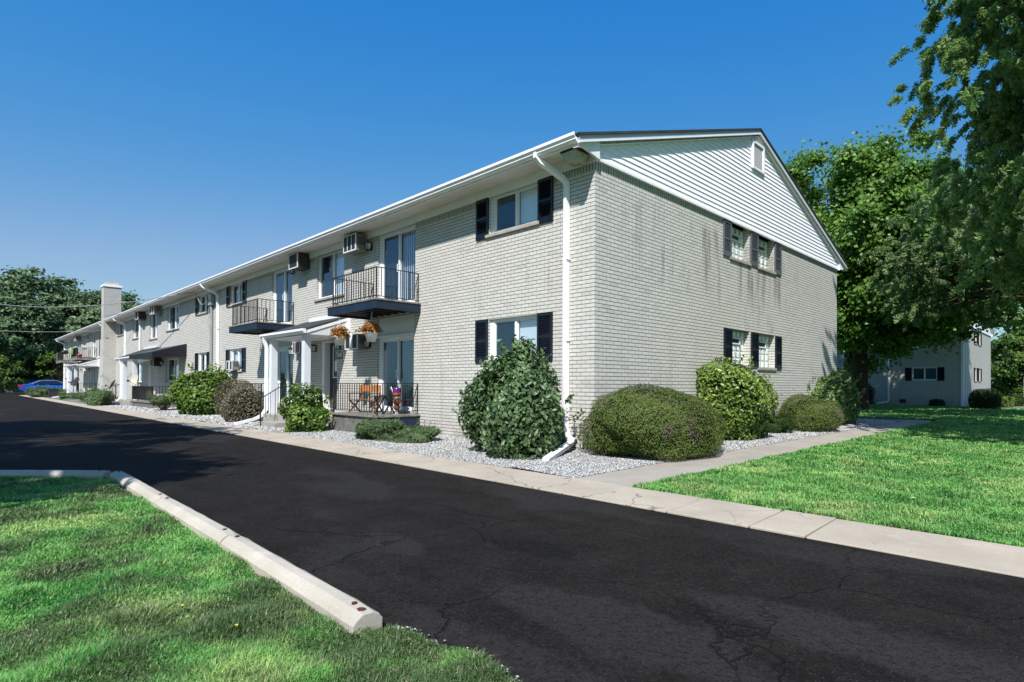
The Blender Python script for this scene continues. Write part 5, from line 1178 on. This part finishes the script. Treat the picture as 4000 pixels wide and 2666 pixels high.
tree('honey_locust', 'near honey locust with feathery drooping branches filling the upper right', 7.6, 6.5, 12, 3.0, [(0,0,7.4,4.4,4.0,4.6),(.0,0,10.4,3.9,3.8,3.0),(-2.0,1.6,5.6,2.7,2.8,2.3),(.2,2.4,4.6,3.6,2.6,1.9),(-1.5,.2,8.0,2.7,2.8,3.0),(-.6,-.2,9.6,2.9,2.8,2.4)], L_LOC, 700000, .095, seed=54, trunk_r=.20, nclump=760, clr=.74, asp=.40, flat=.6, sprays=6, droop=.6, shell=.35)
tree('shade_tree', 'shaded tree filling the gap below the near locust at the right edge', 8.0, 19.5, 9, 3.0, [(0,0,6.0,3.8,3.0,3.4),(-2.2,.4,5.2,2.4,2.2,2.0)], L_MAPLE, 60000, .17, seed=55, trunk_r=.2, nclump=170, clr=.85, asp=.6, flat=.6, shell=.3)
for i, (x, y, H, lb) in enumerate(((5.2,58,7.5,'bright yellow-green tree behind the wooden fence'),(9.5,56,8.5,'bright green tree behind the fence at the right edge'),(1.0,66,8,'light tree rising behind the second building end'),(7.4,61,9.5,'taller light tree between the two trees behind the fence'),(13.5,60,10,'light tree behind the fence beyond the right picture edge'))):
    tree('far_tree', lb, x, y, H, 1.4, [(0,0,H*.5,3.2,3,H*.48)], L_FARB, 24000, .34, seed=70+i, trunk_r=.15, nclump=90, clr=.9, asp=.6, group='trees behind the fence')
# left background: row of big trees past the car park
proto = []
for i in range(3):
    H = (16.5, 15, 14)[i]
    proto.append(dict(H=H, crown=[(0,0,H*.60,5.4,5.4,H*.38),(2.2*(-1)**i,1,H*.40,4.8,4.8,H*.34),(-2.4,-1,H*.74,3.4,3.6,H*.24)]))
TL = [(-92,-15,0,.97),(-94,-6.5,1,1.0),(-97,-.5,0,.97),(-93,4.6,2,.88),(-90,-2.2,1,.80),(-104,5.2,1,.95),(-106,-9,0,1.1),(-104,-1.5,2,1.12),(-94,7.6,1,.93)]
LB = ['tall dark tree beyond the left picture edge','full rounded tree cut by the left picture edge','tall tree with the highest crown left of the chimney','tree rising behind the chimney and ending just right of it','lower broad tree in front of the tallest background crown','back-row tree seen above the roof right of the chimney','back-row tree peeping over the crowns at the left edge','back-row tree between the two highest left crowns','smaller tree showing just right of the chimney']
prs = {}
for i, (x, y, k, s) in enumerate(TL):
    p_ = proto[k]
    if k not in prs:
        prs[k] = o = tree('background_tree', LB[i], x, y, p_['H'], p_['H']*.16, p_['crown'], L_FAR, 42000, .50, seed=80+k, trunk_r=.35, nclump=210, clr=1.3, asp=.6, group='trees past the car park', flat=.6)
    else:
        o = copy_tree(prs[k]); o.location = (x, y, 0)
    o['label'] = LB[i]; o.rotation_euler = (0, 0, i*1.9); o.scale = (s, s, s)
for i, (x, y, h, lb) in enumerate(((-86,-3,4.2,'small bright young tree left of the blue car'),(-86.5,1.5,5.0,'bright green young tree above the blue car'),(-87,6,4.6,'young bright tree behind the farthest balcony'),(-88,-9,3.6,'low dark undergrowth tree at the left edge'))):
    tree('young_tree', lb, x, y, h, .6, [(0,0,h*.52,2.1,2.1,h*.42)], L_FARB if i < 3 else L_FAR, 5200, .24, seed=90+i, trunk_r=.07, nclump=40, clr=.6, asp=.6, group='young trees by the car park')
g = np.random.default_rng(77); n_ = 26000; P = np.column_stack([g.uniform(-96,-91,n_), g.uniform(-45,10,n_), g.uniform(0,1,n_)**1.3*4.2]); P[:,2] *= .75+.25*np.sin(P[:,1]*.9)
tag(leaf_mesh('undergrowth', P, np.column_stack([np.ones(n_)*.6, g.normal(0,.4,n_), np.ones(n_)*.5]), .5, L_FAR, None, .6, seed=3), kind='stuff')
n_ = 16000; P = np.column_stack([g.uniform(-14,26,n_), g.uniform(70,74,n_), g.uniform(0,1,n_)**1.2*6.5])
tag(leaf_mesh('undergrowth', P, np.column_stack([g.normal(0,.4,n_), -np.ones(n_)*.6, np.ones(n_)*.5]), .5, L_FARB, None, .6, seed=4), kind='stuff')
# off-frame trees behind the photographer that shade the drive and the island corner
tree('shade_tree', 'roadside tree out of frame shading the drive', -7.0, -11.6, 9, 3.4, [(0,.6,6.8,4.8,3.0,2.0),(-4.0,.2,6.8,3.6,2.8,1.8)], L_MAPLE, 26000, .30, seed=61, trunk_r=.2, nclump=80, clr=.8, asp=.7)
tree('shade_tree', 'second tree out of frame shading the island corner', -.2, -12.0, 9, 3.4, [(0,.2,6.6,1.9,2.0,1.6),(-1.6,.4,6.4,1.6,1.7,1.2)], L_MAPLE, 16000, .30, seed=62, trunk_r=.2, nclump=60, clr=.7, asp=.7)

# ---- fences
fn = empty('wooden_fence', (0, 0, 0), 0, 'weathered grey board fence behind the second building at the right edge', 'fence')
FW = simple('grey_fence_board', (.20,.185,.165), .9, .1, var=.35, scale=3, dirt=.4)
m = MB(); q = random.Random(8); x = 2.2
while x < 14: m.box(x, 46+q.uniform(0,.02), 0, x+.20, 46.03, 1.75+q.uniform(-.03,.03)); x += .26
m.build('board', FW, fn)
m = MB(); m.box(2.2,46.04,.4,14,46.09,.5); m.box(2.2,46.04,1.3,14,46.09,1.4); m.build('rail', FW, fn)
f3 = empty('wooden_fence', (0, 0, 0), 0, 'dark board fence beneath the background trees beyond the car park', 'fence')
m = MB(); y = -40
while y < 12: m.box(-89.6, y, 0, -89.55, y+.26, 1.55+q.uniform(-.03,.03)); y += .30
m.build('board', simple('blue_grey_fence_board', (.10,.12,.13), .9, .1, var=.4, scale=2), f3)

# ---- blue car at the end of the drive (length along +Y, seen side-on)
car = empty('parked_car', (-74.5, 0.0, 0), 0, 'bright blue parked saloon seen past the far end of the building', 'car')
BLUE = NT('blue_car_paint', .22, .6); BLUE.col((.012,.085,.42)); BLUE.b.inputs['Coat Weight'].default_value = .8; BLUE = BLUE.mat
m = MB()
# side profile (y from rear -2.35 to nose 2.35) lofted across the width with tumblehome
prof = [(-2.35,.45),(-2.38,.75),(-2.30,.95),(-1.75,1.02),(-1.0,1.36),(-.3,1.44),(.35,1.40),(1.15,1.05),(2.0,.86),(2.34,.68),(2.38,.40),(2.1,.24),(-2.1,.26)]
secs = [(-.90,.88),(-.80,1.0),(0,1.02),(.80,1.0),(.90,.88)]
V = []
for (sx_, k_) in secs:
    for (yy, zz) in prof:
        w_ = sx_*(1-.22*max(0,(zz-.98))/.46) ; V.append((w_, yy*(1 if abs(sx_) < .85 else .985), .24+(zz-.24)*(k_ if zz > .98 else 1)))
n_ = len(prof); Fs = [(i*n_+j, i*n_+(j+1) % n_, (i+1)*n_+(j+1) % n_, (i+1)*n_+j) for i in range(len(secs)-1) for j in range(n_)]+[tuple(range(n_-1,-1,-1)), tuple(range((len(secs)-1)*n_, len(secs)*n_))]
m.add(V, Fs); m.build('body', BLUE, car, bevel=.03)
CG = pane_mat('car_glass', (.01,.012,.015), .05, .95)
for s in (-1, 1):
    m = MB(); xs_ = s*.905
    m.add([(s*.915,-1.45,1.03),(s*.915,.95,1.03),(s*.74,.32,1.36),(s*.74,-.85,1.34)], [(0,1,2,3)]); m.build('side_window', CG, car)
    m = MB(); m.tube([(s*.925,-1.5,1.02),(s*.76,-.88,1.365),(s*.75,-.3,1.40),(s*.76,.35,1.375),(s*.925,1.0,1.02)], .018, 5); m.build('window_trim', GREYMETAL, car)
    m = MB(); m.box(s*.70,-2.40,.78,s*.90,-2.05,.95); m.build('tail_light', simple('red_lamp_lens', (.45,.01,.01), .3, .6) if 'red_lamp_lens' not in bpy.data.materials else bpy.data.materials['red_lamp_lens'], car)
    m = MB(); m.box(s*.66,2.15,.62,s*.86,2.38,.74); m.build('headlight', LAMPG, car)
    for yy in (-1.45, 1.42):
        m = MB(); m.tube([(s*.72,yy,.32),(s*.92,yy,.32)], .32, 20); wl = m.build('wheel', BLACKM, car)
        m = MB(); m.tube([(s*.90,yy,.32),(s*.935,yy,.32)], .21, 16); m.build('rim', GREYMETAL, wl)
    m = MB(); m.box(s*.92,.75,.98,s*1.06,.90,1.10); m.build('mirror', BLUE, car, bevel=.02)
m = MB(); m.add([(-.70,-1.72,1.03),(.70,-1.72,1.03),(.62,-1.0,1.35),(-.62,-1.0,1.35)], [(0,1,2,3)]); m.add([(-.70,1.12,1.07),(.70,1.12,1.07),(.62,.42,1.39),(-.62,.42,1.39)], [(0,1,2,3)]); m.build('windscreen', CG, car)
